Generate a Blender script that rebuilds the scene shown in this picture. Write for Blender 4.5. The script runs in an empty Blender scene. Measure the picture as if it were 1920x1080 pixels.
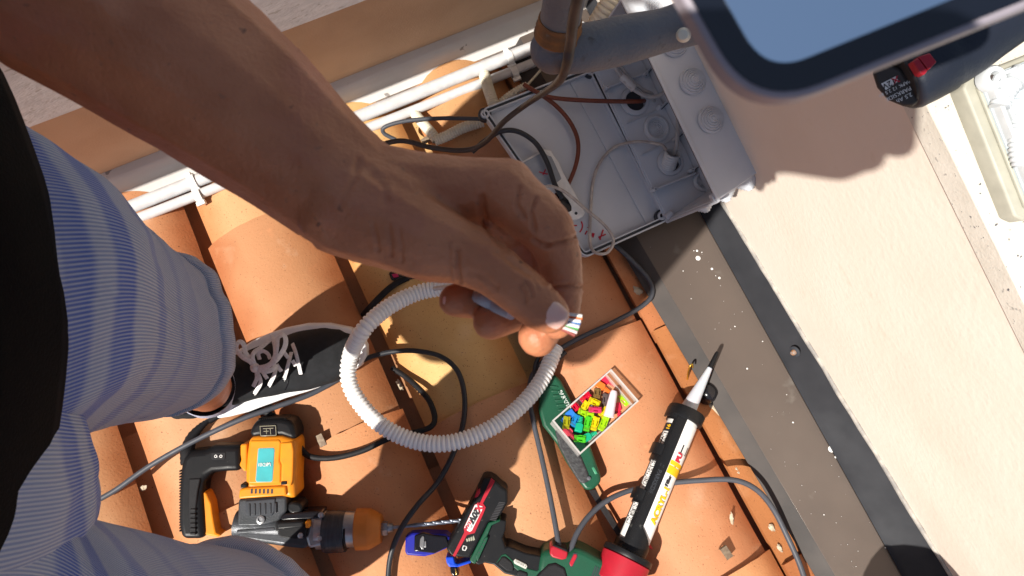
import bpy, bmesh, math, random
from mathutils import Vector, Matrix, noise
random.seed(7)
S = bpy.context.scene
COL = S.collection
PI = math.pi
# ---------------------------------------------------------------- camera, sky, sun, exposure
F, H = 1400.0, 1.25            # focal length in photo pixels, camera height above the roof (m)
cam = bpy.data.objects.new('camera', bpy.data.cameras.new('camera'))
COL.objects.link(cam); S.camera = cam
cam.location = (0, 0, H); cam.rotation_euler = (0, 0, 0)
cam.data.sensor_width = 36; cam.data.lens = F / 1920 * 36
cam.data.clip_start = 0.01; cam.data.clip_end = 500
cam.data.dof.use_dof = True; cam.data.dof.focus_distance = 0.9; cam.data.dof.aperture_fstop = 17
KX, KY = 0.50, 0.255            # shift of a shadow per metre of height
world = bpy.data.worlds.new('World'); S.world = world; world.use_nodes = True
nt = world.node_tree
sky = nt.nodes.new('ShaderNodeTexSky'); sky.sky_type = 'NISHITA'; sky.sun_disc = False
elev = math.atan(1 / math.hypot(KX, KY))
sky.sun_elevation = elev; sky.sun_rotation = math.atan2(-KX, -KY)
sky.air_density = 1.0; sky.dust_density = 0.6; sky.ozone_density = 1.2
bg = nt.nodes['Background']; bg.inputs[1].default_value = 0.062
hs_ = nt.nodes.new('ShaderNodeHueSaturation'); hs_.inputs['Saturation'].default_value = 0.78
nt.links.new(sky.outputs[0], hs_.inputs['Color']); nt.links.new(hs_.outputs[0], bg.inputs[0])
sun = bpy.data.objects.new('sun', bpy.data.lights.new('sun', 'SUN')); COL.objects.link(sun)
sun.data.energy = 5.0; sun.data.angle = math.radians(0.6); sun.data.color = (1.0, 0.94, 0.85)
sun.rotation_euler = Vector((KX, KY, -1)).to_track_quat('-Z', 'Y').to_euler()
S.view_settings.view_transform = 'Standard'; S.view_settings.look = 'None'
S.view_settings.gamma = 1; S.view_settings.use_curve_mapping = False
S.view_settings.exposure = 0.6
S.render.engine = 'CYCLES'
S.cycles.max_bounces = 8; S.cycles.transparent_max_bounces = 16

# ---------------------------------------------------------------- places
G = 0.34                        # roof pitch: z = -G*y
def V(*a): return Vector(a)
def P(px, py, z):
    d = H - z
    return V((px - 960) / F * d, (540 - py) / F * d, z)
def D(px, py, d): return P(px, py, H - d)
HS = 1.0                        # height factor of the tool being laid down
def R(px, py, h=0.0):
    h = h * HS
    dx, dy = (px - 960) / F, (540 - py) / F
    d = (H - h) / (1 - G * dy)
    return V(dx * d, dy * d, H - d)
def rz(x, y): return -G * y
TH = math.radians(-63); A = V(math.cos(TH), math.sin(TH), 0); B = V(-A.y, A.x, 0)   # along and across the tile rows

# ---------------------------------------------------------------- objects
def tag(o, label=None, cat=None, group=None, kind=None):
    if label: o['label'] = label
    if cat: o['category'] = cat
    if group: o['group'] = group
    if kind: o['kind'] = kind
    return o
ROOT = {}
def thing(name, label, cat, loc, group=None):
    o = bpy.data.objects.new(name, None); COL.objects.link(o); o.location = loc
    o.empty_display_size = 0.02
    ROOT[o] = Vector(loc)
    return tag(o, label, cat, group)
def obj(name, bm, m, parent=None, bevel=0, smooth=None, seg=2, label=None, recalc=True):
    """bm in world coordinates -> one mesh object; children are expressed in their root's frame"""
    if recalc: bmesh.ops.recalc_face_normals(bm, faces=bm.faces)
    me = bpy.data.meshes.new(name)
    if parent is not None:
        base = ROOT[parent]
    else:
        bb = [v.co for v in bm.verts]
        base = V(sum(c.x for c in bb), sum(c.y for c in bb), sum(c.z for c in bb)) / max(1, len(bb))
    bmesh.ops.translate(bm, verts=bm.verts, vec=-base)
    bm.to_mesh(me); bm.free()
    mats = m if isinstance(m, (list, tuple)) else [m]
    for x in mats: me.materials.append(x)
    if smooth is not None:
        me.shade_smooth()
        if smooth < 170: me.set_sharp_from_angle(angle=math.radians(smooth))
    o = bpy.data.objects.new(name, me); COL.objects.link(o)
    if parent is None: o.location = base
    else:
        o.parent = parent
    ROOT[o] = base
    if bevel:
        b = o.modifiers.new('bevel', 'BEVEL'); b.width = bevel; b.segments = seg
        b.limit_method = 'ANGLE'; b.angle_limit = math.radians(35)
        if smooth is None:
            me.shade_smooth(); me.set_sharp_from_angle(angle=math.radians(50))
    if label: o['label'] = label
    return o

# ---------------------------------------------------------------- shapes
def prism(top, bot, bm=None):
    bm = bm or bmesh.new()
    a = [bm.verts.new(p) for p in top]; b = [bm.verts.new(p) for p in bot]
    n = len(a)
    bm.faces.new(a); bm.faces.new(b[::-1])
    for i in range(n): bm.faces.new((a[i], b[i], b[(i + 1) % n], a[(i + 1) % n]))
    return bm
def rprism(px, h0, h1, bm=None, flare=0.0):
    """outline seen in the photograph, lying on the roof between heights h0 and h1"""
    top = [R(x, y, h1) for x, y in px]
    c = sum(top, V(0, 0, 0)) / len(top)
    bot = []
    for t in top:
        q = c + (t - c) * (1 + flare); bot.append(V(q.x, q.y, rz(q.x, q.y) + h0 * HS))
    return prism(top, bot, bm)
def zprism(px, z0, z1, bm=None):
    top = [P(x, y, z1) for x, y in px]
    return prism(top, [V(t.x, t.y, z0) for t in top], bm)
def slab(o, u, v, w, bm=None):
    """box from corner o along u, v, w"""
    return prism([o + w, o + u + w, o + u + v + w, o + v + w], [o, o + u, o + u + v, o + v], bm)
def spline(pts, n=8):
    pts = [Vector(p) for p in pts]
    if len(pts) < 3: 
        return [pts[0].lerp(pts[-1], i / n) for i in range(n + 1)]
    q = [pts[0] * 2 - pts[1]] + pts + [pts[-1] * 2 - pts[-2]]
    out = []
    for i in range(1, len(q) - 2):
        p0, p1, p2, p3 = q[i - 1:i + 3]
        for k in range(n):
            t = k / n
            out.append(0.5 * ((2 * p1) + (p2 - p0) * t + (2 * p0 - 5 * p1 + 4 * p2 - p3) * t * t + (3 * p1 - p0 - 3 * p2 + p3) * t ** 3))
    out.append(pts[-1]); return out
def resample(path, step):
    L = [0]
    for i in range(1, len(path)): L.append(L[-1] + (path[i] - path[i - 1]).length)
    n = max(2, int(L[-1] / step)); out = []; j = 0
    for i in range(n + 1):
        s = L[-1] * i / n
        while j < len(L) - 2 and L[j + 1] < s: j += 1
        t = (s - L[j]) / max(1e-9, L[j + 1] - L[j]); out.append(path[j].lerp(path[j + 1], min(1, t)))
    return out, L[-1]
def tube(path, rad, n=10, bm=None, cap=True, up=None, flat=1.0, inner=None):
    """sweep a ring along path; rad is a number, a list or f(i, t); flat squashes along the second axis"""
    bm = bm or bmesh.new(); m = len(path); rings = []
    t0 = (path[1] - path[0]).normalized()
    u = up or (V(0, 0, 1) if abs(t0.z) < .9 else V(1, 0, 0))
    u = (u - t0 * u.dot(t0)).normalized()
    for i, p in enumerate(path):
        t = (path[min(i + 1, m - 1)] - path[max(i - 1, 0)]).normalized()
        u = (u - t * u.dot(t)).normalized(); w = t.cross(u)
        r = rad(i, i / (m - 1)) if callable(rad) else (rad[i] if isinstance(rad, (list, tuple)) else rad)
        rings.append([bm.verts.new(p + (u * (math.cos(2 * PI * k / n) * flat) + w * math.sin(2 * PI * k / n)) * r) for k in range(n)])
    for i in range(m - 1):
        for k in range(n):
            bm.faces.new((rings[i][k], rings[i][(k + 1) % n], rings[i + 1][(k + 1) % n], rings[i + 1][k]))
    if cap:
        bm.faces.new(rings[0][::-1]); bm.faces.new(rings[-1])
    return bm
def cable(name, label, pts, r, m, n=6, group=None, parent=None, cat='cable', dense=8):
    p = spline(pts, dense)
    o = obj(name, tube(p, r, 10), m, parent, smooth=60)
    if parent is None: tag(o, label, cat, group)
    return o
def rpts(lst): return [R(x, y, h + .009 / HS) for x, y, h in lst]
def corr(pts, r, pitch, amp, n=20, bm=None, per=6, hollow=True):
    """corrugated pipe"""
    path, L = resample(spline(pts, 12), pitch / per)
    bm = tube(path, lambda i, t: r + amp * (abs(math.cos(PI * i / per)) ** 0.7 * 2 - 1), n, bm, cap=not hollow)
    if hollow:   # the bore
        tube(path[:4 * per], lambda i, t: r - amp * 1.5, n, bm, cap=False)
        tube(path[-4 * per:], lambda i, t: r - amp * 1.5, n, bm, cap=False)
    return bm
def lathe(o, ax, prof, n=28, bm=None, start=0, end=2 * PI):
    """prof: (radius, height) pairs turned about ax through o"""
    bm = bm or bmesh.new(); ax = ax.normalized()
    u = V(1, 0, 0) if abs(ax.x) < .8 else V(0, 1, 0); u = (u - ax * u.dot(ax)).normalized(); w = ax.cross(u)
    full = abs(end - start - 2 * PI) < 1e-6; rings = []
    for r, h in prof:
        if r < 1e-6: rings.append([bm.verts.new(o + ax * h)] * n); continue
        rings.append([bm.verts.new(o + ax * h + (u * math.cos(a) + w * math.sin(a)) * r) for a in [start + (end - start) * k / (n if full else n - 1) for k in range(n)]])
    for i in range(len(rings) - 1):
        for k in range(n if full else n - 1):
            q = []
            for v in (rings[i][k], rings[i][(k + 1) % n], rings[i + 1][(k + 1) % n], rings[i + 1][k]):
                if v not in q: q.append(v)
            if len(q) > 2: bm.faces.new(q)
    return bm
def text(s, size, f, bold=0.0, shear=0.0, bm=None, res=3):
    """glyph outlines as a mesh; f maps text plane (x, y) in metres to a world point"""
    cu = bpy.data.curves.new('t', 'FONT'); cu.body = s; cu.size = size; cu.offset = bold; cu.shear = shear; cu.resolution_u = res
    cu.align_x = 'CENTER'; cu.align_y = 'CENTER'
    o = bpy.data.objects.new('t', cu); COL.objects.link(o)
    dg = bpy.context.evaluated_depsgraph_get(); dg.update()
    me = bpy.data.meshes.new_from_object(o.evaluated_get(dg))
    bm = bm or bmesh.new(); vs = [bm.verts.new(f(v.co.x, v.co.y)) for v in me.vertices]
    for p in me.polygons:
        try: bm.faces.new([vs[i] for i in p.vertices])
        except ValueError: pass
    bpy.data.objects.remove(o); bpy.data.curves.remove(cu); bpy.data.meshes.remove(me)
    return bm
def plane_map(c, xd, n, off=0.0006):
    """text plane at c, reading along xd, facing n"""
    n = n.normalized(); xd = (xd - n * xd.dot(n)).normalized(); yd = n.cross(xd)
    return lambda x, y: c + xd * x + yd * y + n * off
def sm(x): return x * x * (3 - 2 * x)

# ---------------------------------------------------------------- materials
def mat(name, c1, c2=None, scale=20, rough=0.6, bump=0.0, bscale=None, metal=0.0, detail=4, spots=None, trans=0.0, sss=0.0,
        stretch=None, coat=0.0, spec=0.5, dirt=None, lo=0.35, hi=0.65, alpha=1.0, ior=1.45, usecol=False):
    m = bpy.data.materials.new(name); m.use_nodes = True; t = m.node_tree; N = t.nodes; L = t.links
    b = N['Principled BSDF']; b.inputs['Roughness'].default_value = rough; b.inputs['Metallic'].default_value = metal
    b.inputs['Specular IOR Level'].default_value = spec; b.inputs['IOR'].default_value = ior
    if coat: b.inputs['Coat Weight'].default_value = coat; b.inputs['Coat Roughness'].default_value = 0.15
    if trans: b.inputs['Transmission Weight'].default_value = trans
    if sss:
        b.inputs['Subsurface Weight'].default_value = sss; b.inputs['Subsurface Scale'].default_value = 0.01
        b.inputs['Subsurface Radius'].default_value = (1, .3, .15)
    if alpha < 1: b.inputs['Alpha'].default_value = alpha
    tc = N.new('ShaderNodeTexCoord'); mp = N.new('ShaderNodeMapping'); L.new(tc.outputs['Object'], mp.inputs[0])
    if stretch:
        mp.inputs['Scale'].default_value = stretch[:3]
        if len(stretch) > 3: mp.inputs['Rotation'].default_value = (0, 0, stretch[3])
    c2 = c2 or tuple(x * 0.8 for x in c1)
    nz = N.new('ShaderNodeTexNoise'); nz.inputs['Scale'].default_value = scale; nz.inputs['Detail'].default_value = detail
    L.new(mp.outputs[0], nz.inputs['Vector'])
    rp = N.new('ShaderNodeMapRange'); rp.inputs[1].default_value = lo; rp.inputs[2].default_value = hi; L.new(nz.outputs['Fac'], rp.inputs[0])
    mx = N.new('ShaderNodeMix'); mx.data_type = 'RGBA'; L.new(rp.outputs[0], mx.inputs['Factor'])
    mx.inputs['A'].default_value = (*c1, 1); mx.inputs['B'].default_value = (*c2, 1)
    col = mx.outputs['Result']
    if usecol:
        oi = N.new('ShaderNodeObjectInfo'); mm = N.new('ShaderNodeMix'); mm.data_type = 'RGBA'; mm.blend_type = 'MULTIPLY'
        mm.inputs['Factor'].default_value = 1; L.new(col, mm.inputs['A']); L.new(oi.outputs['Color'], mm.inputs['B']); col = mm.outputs['Result']
    for sp in (spots or []):        # (scale, threshold, colour, softness[, detail]) scattered blots
        vz = N.new('ShaderNodeTexNoise'); vz.inputs['Scale'].default_value = sp[0]; vz.inputs['Detail'].default_value = sp[4] if len(sp) > 4 else 2
        L.new(mp.outputs[0], vz.inputs['Vector'])
        r2 = N.new('ShaderNodeMapRange'); r2.inputs[1].default_value = sp[1]; r2.inputs[2].default_value = sp[1] + sp[3]; L.new(vz.outputs['Fac'], r2.inputs[0])
        m2 = N.new('ShaderNodeMix'); m2.data_type = 'RGBA'; L.new(r2.outputs[0], m2.inputs['Factor']); L.new(col, m2.inputs['A'])
        m2.inputs['B'].default_value = (*sp[2], 1); col = m2.outputs['Result']
    L.new(col, b.inputs['Base Color'])
    rr = N.new('ShaderNodeMapRange'); rr.inputs[3].default_value = max(0.02, rough - 0.08); rr.inputs[4].default_value = min(1, rough + 0.1)
    L.new(nz.outputs['Fac'], rr.inputs[0]); L.new(rr.outputs[0], b.inputs['Roughness'])
    if bump:
        bz = N.new('ShaderNodeTexNoise'); bz.inputs['Scale'].default_value = bscale or scale * 4; bz.inputs['Detail'].default_value = 5
        L.new(mp.outputs[0], bz.inputs['Vector'])
        bp = N.new('ShaderNodeBump'); bp.inputs['Strength'].default_value = 1; bp.inputs['Distance'].default_value = bump
        L.new(bz.outputs['Fac'], bp.inputs['Height']); L.new(bp.outputs[0], b.inputs['Normal'])
    m['nodes_key'] = name
    return m
def plain(name, c, rough=0.5, **k): return mat(name, c, tuple(x * 0.86 for x in c), scale=k.pop('scale', 60), rough=rough, **k)
M = {}
M['black'] = plain('black plastic', (.007, .0075, .009), .42, bump=.00015, bscale=900, scale=90, spec=.35, spots=[(55, .70, (.045, .045, .042), .06, 8), (260, .74, (.09, .085, .08), .02, 2)])
M['blackgloss'] = plain('glossy black plastic', (.01, .01, .013), .2)
M['rubber'] = plain('black rubber', (.011, .011, .013), .6, bump=.0003, bscale=500, spec=.35)
M['cable'] = plain('grey cable sheath', (.06, .065, .08), .5)
M['cabledark'] = plain('dark cable sheath', (.022, .024, .03), .45)
M['cablebrown'] = mat('brown cable sheath', (.055, .04, .036), (.035, .027, .026), 60, .5)
M['cablerust'] = plain('rust brown cable sheath', (.16, .035, .014), .45)
M['white'] = plain('white plastic', (.78, .78, .76), .4)
M['cream'] = plain('cream plastic', (.74, .69, .56), .45)
M['greybox'] = mat('light grey box plastic', (.53, .56, .61), (.49, .52, .57), 15, .42, bump=.0001, bscale=900)
M['gasket'] = plain('dark gasket', (.03, .035, .045), .6)
M['red'] = plain('red plastic', (.42, .012, .028), .42)
M['green'] = plain('green tool plastic', (.008, .075, .038), .42, bump=.0002, bscale=700, spots=[(60, .70, (.03, .12, .08), .05, 8)])
M['steel'] = mat('worn steel', (.42, .42, .43), (.2, .2, .21), 80, .35, metal=.9)
M['orange'] = plain('orange plastic', (.80, .27, .012), .42, spots=[(50, .68, (.62, .22, .03), .06, 8)])
M['paper'] = plain('white print', (.82, .82, .80), .5)
M['ink'] = plain('black ink', (.02, .02, .025), .6)
M['yellow'] = plain('yellow ink', (.85, .50, .01), .5)
M['redink'] = plain('red marker ink', (.50, .015, .04), .6)
# ================================================================ THE SETTING
ground = bmesh.new()
for x, y in ((-150, -150), (150, -150), (150, 150), (-150, 150)): ground.verts.new((x, y, -3.2))
ground.faces.new(ground.verts)
obj('ground', ground, mat('dry ground', (.22, .18, .13), (.15, .13, .09), 1.2, .9, bump=.02))['kind'] = 'structure'

# roof: underlay + single clay tiles
tile_m = mat('terracotta', (1, 1, 1), (.80, .74, .68), 7, .68, bump=.0005, bscale=260, usecol=True, lo=.3, hi=.75,
             spots=[(170, .73, (.10, .04, .02), .02, 3), (420, .70, (.25, .11, .05), .03, 1), (26, .66, (.60, .26, .12), .15, 5), (13, .60, (.66, .50, .36), .3, 6), (5, .58, (.78, .62, .46), .3, 8)])
def rim_tone(m):      # redder and darker towards the long edges of each tile
    t = m.node_tree; N = t.nodes; L = t.links; b = N['Principled BSDF']; src = b.inputs['Base Color'].links[0].from_socket
    tc = N.new('ShaderNodeTexCoord'); sp = N.new('ShaderNodeSeparateXYZ'); L.new(tc.outputs['Object'], sp.inputs[0])
    ab = N.new('ShaderNodeMath'); ab.operation = 'ABSOLUTE'; L.new(sp.outputs[0], ab.inputs[0])
    nz = N.new('ShaderNodeTexNoise'); nz.inputs['Scale'].default_value = 16; nz.inputs['Detail'].default_value = 6; L.new(tc.outputs['Object'], nz.inputs['Vector'])
    ad = N.new('ShaderNodeMath'); ad.operation = 'MULTIPLY_ADD'; L.new(nz.outputs['Fac'], ad.inputs[0]); ad.inputs[1].default_value = .07; L.new(ab.outputs[0], ad.inputs[2])
    r = N.new('ShaderNodeMapRange'); r.inputs[1].default_value = .075; r.inputs[2].default_value = .128; L.new(ad.outputs[0], r.inputs[0])
    mx = N.new('ShaderNodeMix'); mx.data_type = 'RGBA'; mx.blend_type = 'MULTIPLY'; L.new(r.outputs[0], mx.inputs['Factor']); L.new(src, mx.inputs['A']); mx.inputs['B'].default_value = (.82, .60, .46, 1)
    L.new(mx.outputs['Result'], b.inputs['Base Color'])
rim_tone(tile_m)
def roofpt(u, s, h):
    q = B * u + A * s
    return V(q.x, q.y, rz(q.x, q.y) + h)
bm = bmesh.new()
prism([roofpt(u, s, -.075) for u, s in ((-3, -.75), (.46, -.75), (.46, 3), (-3, 3))],
      [roofpt(u, s, -.2) for u, s in ((-3, -.75), (.46, -.75), (.46, 3), (-3, 3))], bm)
roof = obj('roof', bm, mat('roof underlay', (.16, .085, .05), (.10, .055, .035), 20, .9, bump=.003))
roof['kind'] = 'structure'
PITCH, OFF = .2073, -.4422
def cover_mesh(seed):
    rnd = random.Random(seed); bm = bmesh.new()
    nu, ns = 14, 5; W0, W1, LEN, HC = .096, .091, .42, .040
    top = []; bot = []
    for j in range(ns + 1):
        s = LEN * j / ns; w = W0 + (W1 - W0) * j / ns; a = []; b = []
        for i in range(nu + 1):
            t = -1 + 2 * i / nu; wob = noise.noise(V(t * 1.5 + seed * 7, s * 9, seed)) * .0022
            h = HC * (math.sqrt(max(0, 1 - (t * .80) ** 2)) - 1) * 2.1 + wob + .012 * (1 - j / ns) + .004
            e = noise.noise(V(i * .9, seed * 3., 5)) * .0018 if j == 0 else 0
            x = t * w + (noise.noise(V(j * 1.3, seed * 5., t)) * .0015 if abs(t) == 1 else 0)
            a.append(bm.verts.new((x, s + e, h))); b.append(bm.verts.new((x * .94, s + e + .0015, h - .0125)))
        top.append(a); bot.append(b)
    for j in range(ns):
        for i in range(nu):
            bm.faces.new((top[j][i], top[j][i + 1], top[j + 1][i + 1], top[j + 1][i]))
            bm.faces.new((bot[j][i], bot[j + 1][i], bot[j + 1][i + 1], bot[j][i + 1]))
        for i, sg in ((0, 1), (nu, -1)):
            q = (top[j][i], top[j + 1][i], bot[j + 1][i], bot[j][i]); bm.faces.new(q if sg > 0 else q[::-1])
    for i in range(nu):
        bm.faces.new((top[0][i], bot[0][i], bot[0][i + 1], top[0][i + 1]))
        bm.faces.new((top[ns][i], top[ns][i + 1], bot[ns][i + 1], bot[ns][i]))
    bmesh.ops.recalc_face_normals(bm, faces=bm.faces)
    me = bpy.data.meshes.new('tile'); bm.to_mesh(me); bm.free(); me.materials.append(tile_m)
    me.shade_smooth(); me.set_sharp_from_angle(angle=math.radians(40)); return me
def pan_mesh(seed, w):
    bm = bmesh.new(); nu = 6; LEN = .42; rows = []
    for j in range(5):
        s = LEN * j / 4
        rows.append([bm.verts.new(((-1 + 2 * i / nu) * w, s, .012 * (abs(-1 + 2 * i / nu)) ** 2 + .012 * (1 - j / 4) + noise.noise(V(i, j, seed)) * .001)) for i in range(nu + 1)])
    base = [[bm.verts.new(v.co + V(0, 0, -.012)) for v in (rows[0][i], rows[-1][i])] for i in range(nu + 1)]
    for j in range(4):
        for i in range(nu): bm.faces.new((rows[j][i], rows[j][i + 1], rows[j + 1][i + 1], rows[j + 1][i]))
    for i in range(nu): bm.faces.new((rows[0][i], base[i][0], base[i + 1][0], rows[0][i + 1]))
    for c in (0, nu): bm.faces.new((rows[0][c], rows[1][c], rows[2][c], rows[3][c], rows[4][c], base[c][1], base[c][0]))
    me = bpy.data.meshes.new('pan_tile'); bm.to_mesh(me); bm.free(); me.materials.append(tile_m); me.shade_smooth()
    me.set_sharp_from_angle(angle=math.radians(40)); return me
covers = [cover_mesh(i) for i in range(5)]
pans = [pan_mesh(i, .07) for i in range(3)]; flat = [pan_mesh(9 + i, .125) for i in range(2)]
tint = [(.56, .28, .135), (.60, .31, .155), (.53, .255, .12), (.59, .32, .165), (.55, .29, .15)]
slopeM = Matrix(((B.x, A.x, 0, 0), (B.y, A.y, 0, 0), (-G * B.y, -G * A.y, 1, 0), (0, 0, 0, 1)))
rows = {}
def s_of(px, py):
    q = R(px, py, .01); return A.x * q.x + A.y * q.y
front = {-3: .1, -2: .2, -1: s_of(330, 1010) , 0: s_of(672, 800), 1: s_of(938, 738), 2: s_of(1128, 632), 3: s_of(1300, 600)}
base_roof = ROOT[roof]
def place_tile(name, me, u, s, h, color, tilt=0):
    o = bpy.data.objects.new(name, me); COL.objects.link(o); o.parent = roof
    p = roofpt(u, s, h) - base_roof
    mw = slopeM.copy(); mw = Matrix.Translation(p) @ mw @ Matrix.Rotation(tilt, 4, 'Z')
    # keep a pure rotation: the slope shear is tiny, use an orthonormal frame instead
    n = V(0, G, 1).normalized(); ax = V(A.x, A.y, -G * A.y).normalized(); bx = ax.cross(n)
    if bx.dot(B) < 0: bx = -bx
    fr = Matrix((bx, ax, n)).transposed().to_4x4()
    o.matrix_basis = Matrix.Translation(p) @ fr @ Matrix.Rotation(tilt, 4, 'Z')
    o.color = (*color, 1)
    return o
STEP = .385
for k in range(-3, 4):
    for r in range(-4, 4):
        s = front[k] + r * STEP
        if s < -.78 or s > 1.15: continue
        c = list(random.choice(tint)); f = random.uniform(.86, 1.07); c[1] *= random.uniform(.94, 1.08)
        if k == 1 and r == -1: c = [.74, .47, .19]
        if k == 1 and r == -2: c = [.68, .42, .18]
        if k == 0 and r == 0: c = [.60, .27, .12]
        c = [x * f for x in c]
        u = OFF + PITCH * (k + .5)
        if k < 3:
            place_tile('tile', covers[(k * 3 + r) % 5], u + random.uniform(-.002, .002), s, 0, c, random.uniform(-.008, .008))
        else:
            place_tile('pan_tile', flat[r % 2], OFF + PITCH * 3 + .115, s, -.034, c, 0)
        if k < 3:
            place_tile('pan_tile', pans[(k + r) % 3], OFF + PITCH * (k + 1), s + .12, -.062, [x * .9 for x in c], 0)
# mortar lumps along the row edges
mort = mat('old mortar', (.52, .44, .33), (.38, .30, .21), 90, .9, bump=.003, bscale=200)
def lump(px, py, h, rx, ry, ang, seed, rh=.5):
    bm = bmesh.new(); bmesh.ops.create_icosphere(bm, subdivisions=3, radius=1)
    c = R(px, py, h)
    for v in bm.verts:
        d = v.co.copy(); k = 1 + .5 * noise.noise(d * 1.7 + V(seed, 0, 0)) + .25 * noise.noise(d * 5 + V(seed, 3, 0))
        x, y, z = d.x * rx * k, d.y * ry * k, d.z * min(rx, ry) * rh * k
        v.co = c + V(x * math.cos(ang) - y * math.sin(ang), x * math.sin(ang) + y * math.cos(ang), z)
    return bm
for i, (px, py, h, rx, ry, an, lab) in enumerate([
    (1352, 782, -.026, .028, .011, -1.0, 'pale lump of old mortar between the cartridge nozzle and the metal flashing'),
    (1380, 888, -.022, .009, .006, -1.0, 'small mortar crumb on the tile edge above the grey cable bend'),
    (1372, 972, -.004, .003, .009, .1, 'white paint chip lying in the middle of the lower right tile'),
    (1447, 990, -.02, .006, .004, -1.0, 'mortar blob on the tile edge beside the falling grey cable'),
    (1462, 1028, -.02, .007, .003, -1.0, 'lowest mortar blob on the right tile edge'),
    (1195, 548, -.022, .010, .007, -.9, 'mortar crumbs inside the bend of the black cable by the flashing'),
    (268, 915, -.03, .006, .004, .4, 'mortar lump in the gap left of the rotary hammer'),
    (750, 722, -.04, .009, .004, -1.0, 'mortar crumbs in the gap inside the conduit loop'),
    (835, 268, -.03, .007, .004, .3, 'mortar crumbs below the two short cream pipes')]):
    tag(obj('mortar_lump', lump(px, py, h, rx, ry, an, i * 3.1), mort, smooth=60), lab, 'mortar', 'bits of mortar on the roof')
# metal tile clips
clipm = mat('dull zinc', (.20, .15, .10), (.13, .09, .06), 200, .6, metal=.2)
def clip(px, py, h, ang, label, l=.020, w=.011):
    c = R(px, py, h); d = V(math.cos(ang), math.sin(ang), 0); e = V(-d.y, d.x, 0)
    n = V(0, G, 1).normalized()
    t = thing('tile_clip', label, 'clip', c, 'metal clips holding the roof tiles')
    obj('plate', slab(c - d * w / 2 - e * l / 2, d * w, e * l, n * .0015), clipm, t, bevel=.0004)
    obj('hook', slab(c - d * w / 2 + e * (l / 2 - .0015) - n * .008, d * w, e * .0015, n * .0095), clipm, t, bevel=.0004)
clip(602, 826, .014, .45, 'metal tile clip on the tile edge right of the rotary hammer')
clip(1362, 1036, .014, .6, 'metal tile clip on the tile edge at the lower right')
clip(502, 755, .012, .3, 'metal tile clip just below the black shoe')
clip(800, 262, -.02, -1.0, 'metal tile clip below the cream conduit elbow under the wrist')
# brass hook
hk = tube(spline([R(1288, 716, -.02), R(1290, 700, 0), R(1293, 688, .016), R(1298, 683, .018), R(1299, 689, .012)], 6), .0014, 8)
tag(obj('brass_hook', hk, mat('brass', (.75, .5, .08), (.5, .3, .05), 50, .3, metal=.9), smooth=60), 'small bent brass hook standing between the tile and the flashing', 'hook')

# ---------------- parapet wall on the right with metal flashing and coping
b0, b1 = R(1368, 400, .05), R(1784, 1080, .05)
ld = V(b1.x - b0.x, b1.y - b0.y, 0).normalized(); ln = V(-ld.y, ld.x, 0)
if ln.x < 0: ln = -ln                       # points into the wall
cw = ln.x * b0.x + ln.y * b0.y              # the wall face: ln . xy = cw
def wallpt(px, py, off=0.0):
    q = V((px - 960) / F, (540 - py) / F, 0); d = (cw + off) / (ln.x * q.x + ln.y * q.y); return V(q.x * d, q.y * d, H - d)
w0, w1 = wallpt(1740, 240), wallpt(1900, 560)
ZT = (w0.z + w1.z) / 2
def along(t, off, z): return V(ld.x * t, ld.y * t, 0) + ln * (cw + off) + V(0, 0, z)
wall = thing('parapet_wall', 'cream rendered parapet wall with speckled stone coping on the right', 'wall', along(0, .1, 0))
plaster = mat('cream render', (.78, .69, .605), (.75, .655, .565), 9, .85, bump=.0006, bscale=110, detail=8,
              spots=[(4, .56, (.70, .60, .515), .3, 8), (30, .66, (.70, .60, .50), .15, 8), (2.2, .60, (.66, .57, .48), .25, 5)])
bm = bmesh.new(); N_ = 1
slab(along(-.72, 0, -.5), ld * 2.4, ln * .20, V(0, 0, ZT + .5), bm)
obj('render', bm, plaster, wall)
cop = mat('speckled cast stone', (.66, .62, .55), (.58, .54, .47), 30, .85, bump=.0005, bscale=260,
          spots=[(260, .69, (.10, .10, .11), .03), (90, .70, (.35, .33, .30), .04)])
bm = bmesh.new(); slab(along(-.74, -.014, ZT + .002), ld * 2.3, ln * .23, V(0, 0, .034), bm)
obj('coping_slab', bm, cop, wall, bevel=.0025)
ZC = ZT + .036
# flashing
fl = thing('metal_flashing', 'brown painted metal flashing between the tiles and the cream wall, spotted with paint', 'flashing', R(1400, 700))
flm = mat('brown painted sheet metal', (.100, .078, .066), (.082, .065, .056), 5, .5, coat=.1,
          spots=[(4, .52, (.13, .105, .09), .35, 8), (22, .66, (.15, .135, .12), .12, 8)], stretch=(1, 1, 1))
flu = mat('worn sheet metal toned for sky reflection', (.015, .016, .020), (.026, .027, .032), 16, .68, spec=.25, spots=[(6, .55, (.06, .063, .07), .3, 8)])  # upstand: flashing coloured dark blue for the sky it reflects
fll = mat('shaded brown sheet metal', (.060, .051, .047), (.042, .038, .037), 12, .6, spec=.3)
def fline(p0, p1, h):       # a fold line of the flashing, extended both ways
    a, b = R(*p0, h), R(*p1, h); d = (b - a)
    return a - d * .9, b + d * .6
lines = [fline((1160, 462), (1528, 1080), -.012), fline((1196, 448), (1566, 1080), .006), fline((1310, 396), (1690, 1080), .008)]
u0, u1 = fline((1368, 400), (1784, 1080), .05)
th = V(0, 0, -.0015)
def strip(a, b, th=th):
    return prism([a[0], a[1], b[1], b[0]], [a[0] + th, a[1] + th, b[1] + th, b[0] + th])
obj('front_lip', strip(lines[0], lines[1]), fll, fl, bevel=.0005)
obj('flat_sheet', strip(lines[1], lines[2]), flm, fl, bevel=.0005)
inn = ln * -.003
ub, ut = (lines[2][0] + V(0, 0, .0012), lines[2][1] + V(0, 0, .0012)), (u0 + inn, u1 + inn)
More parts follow.
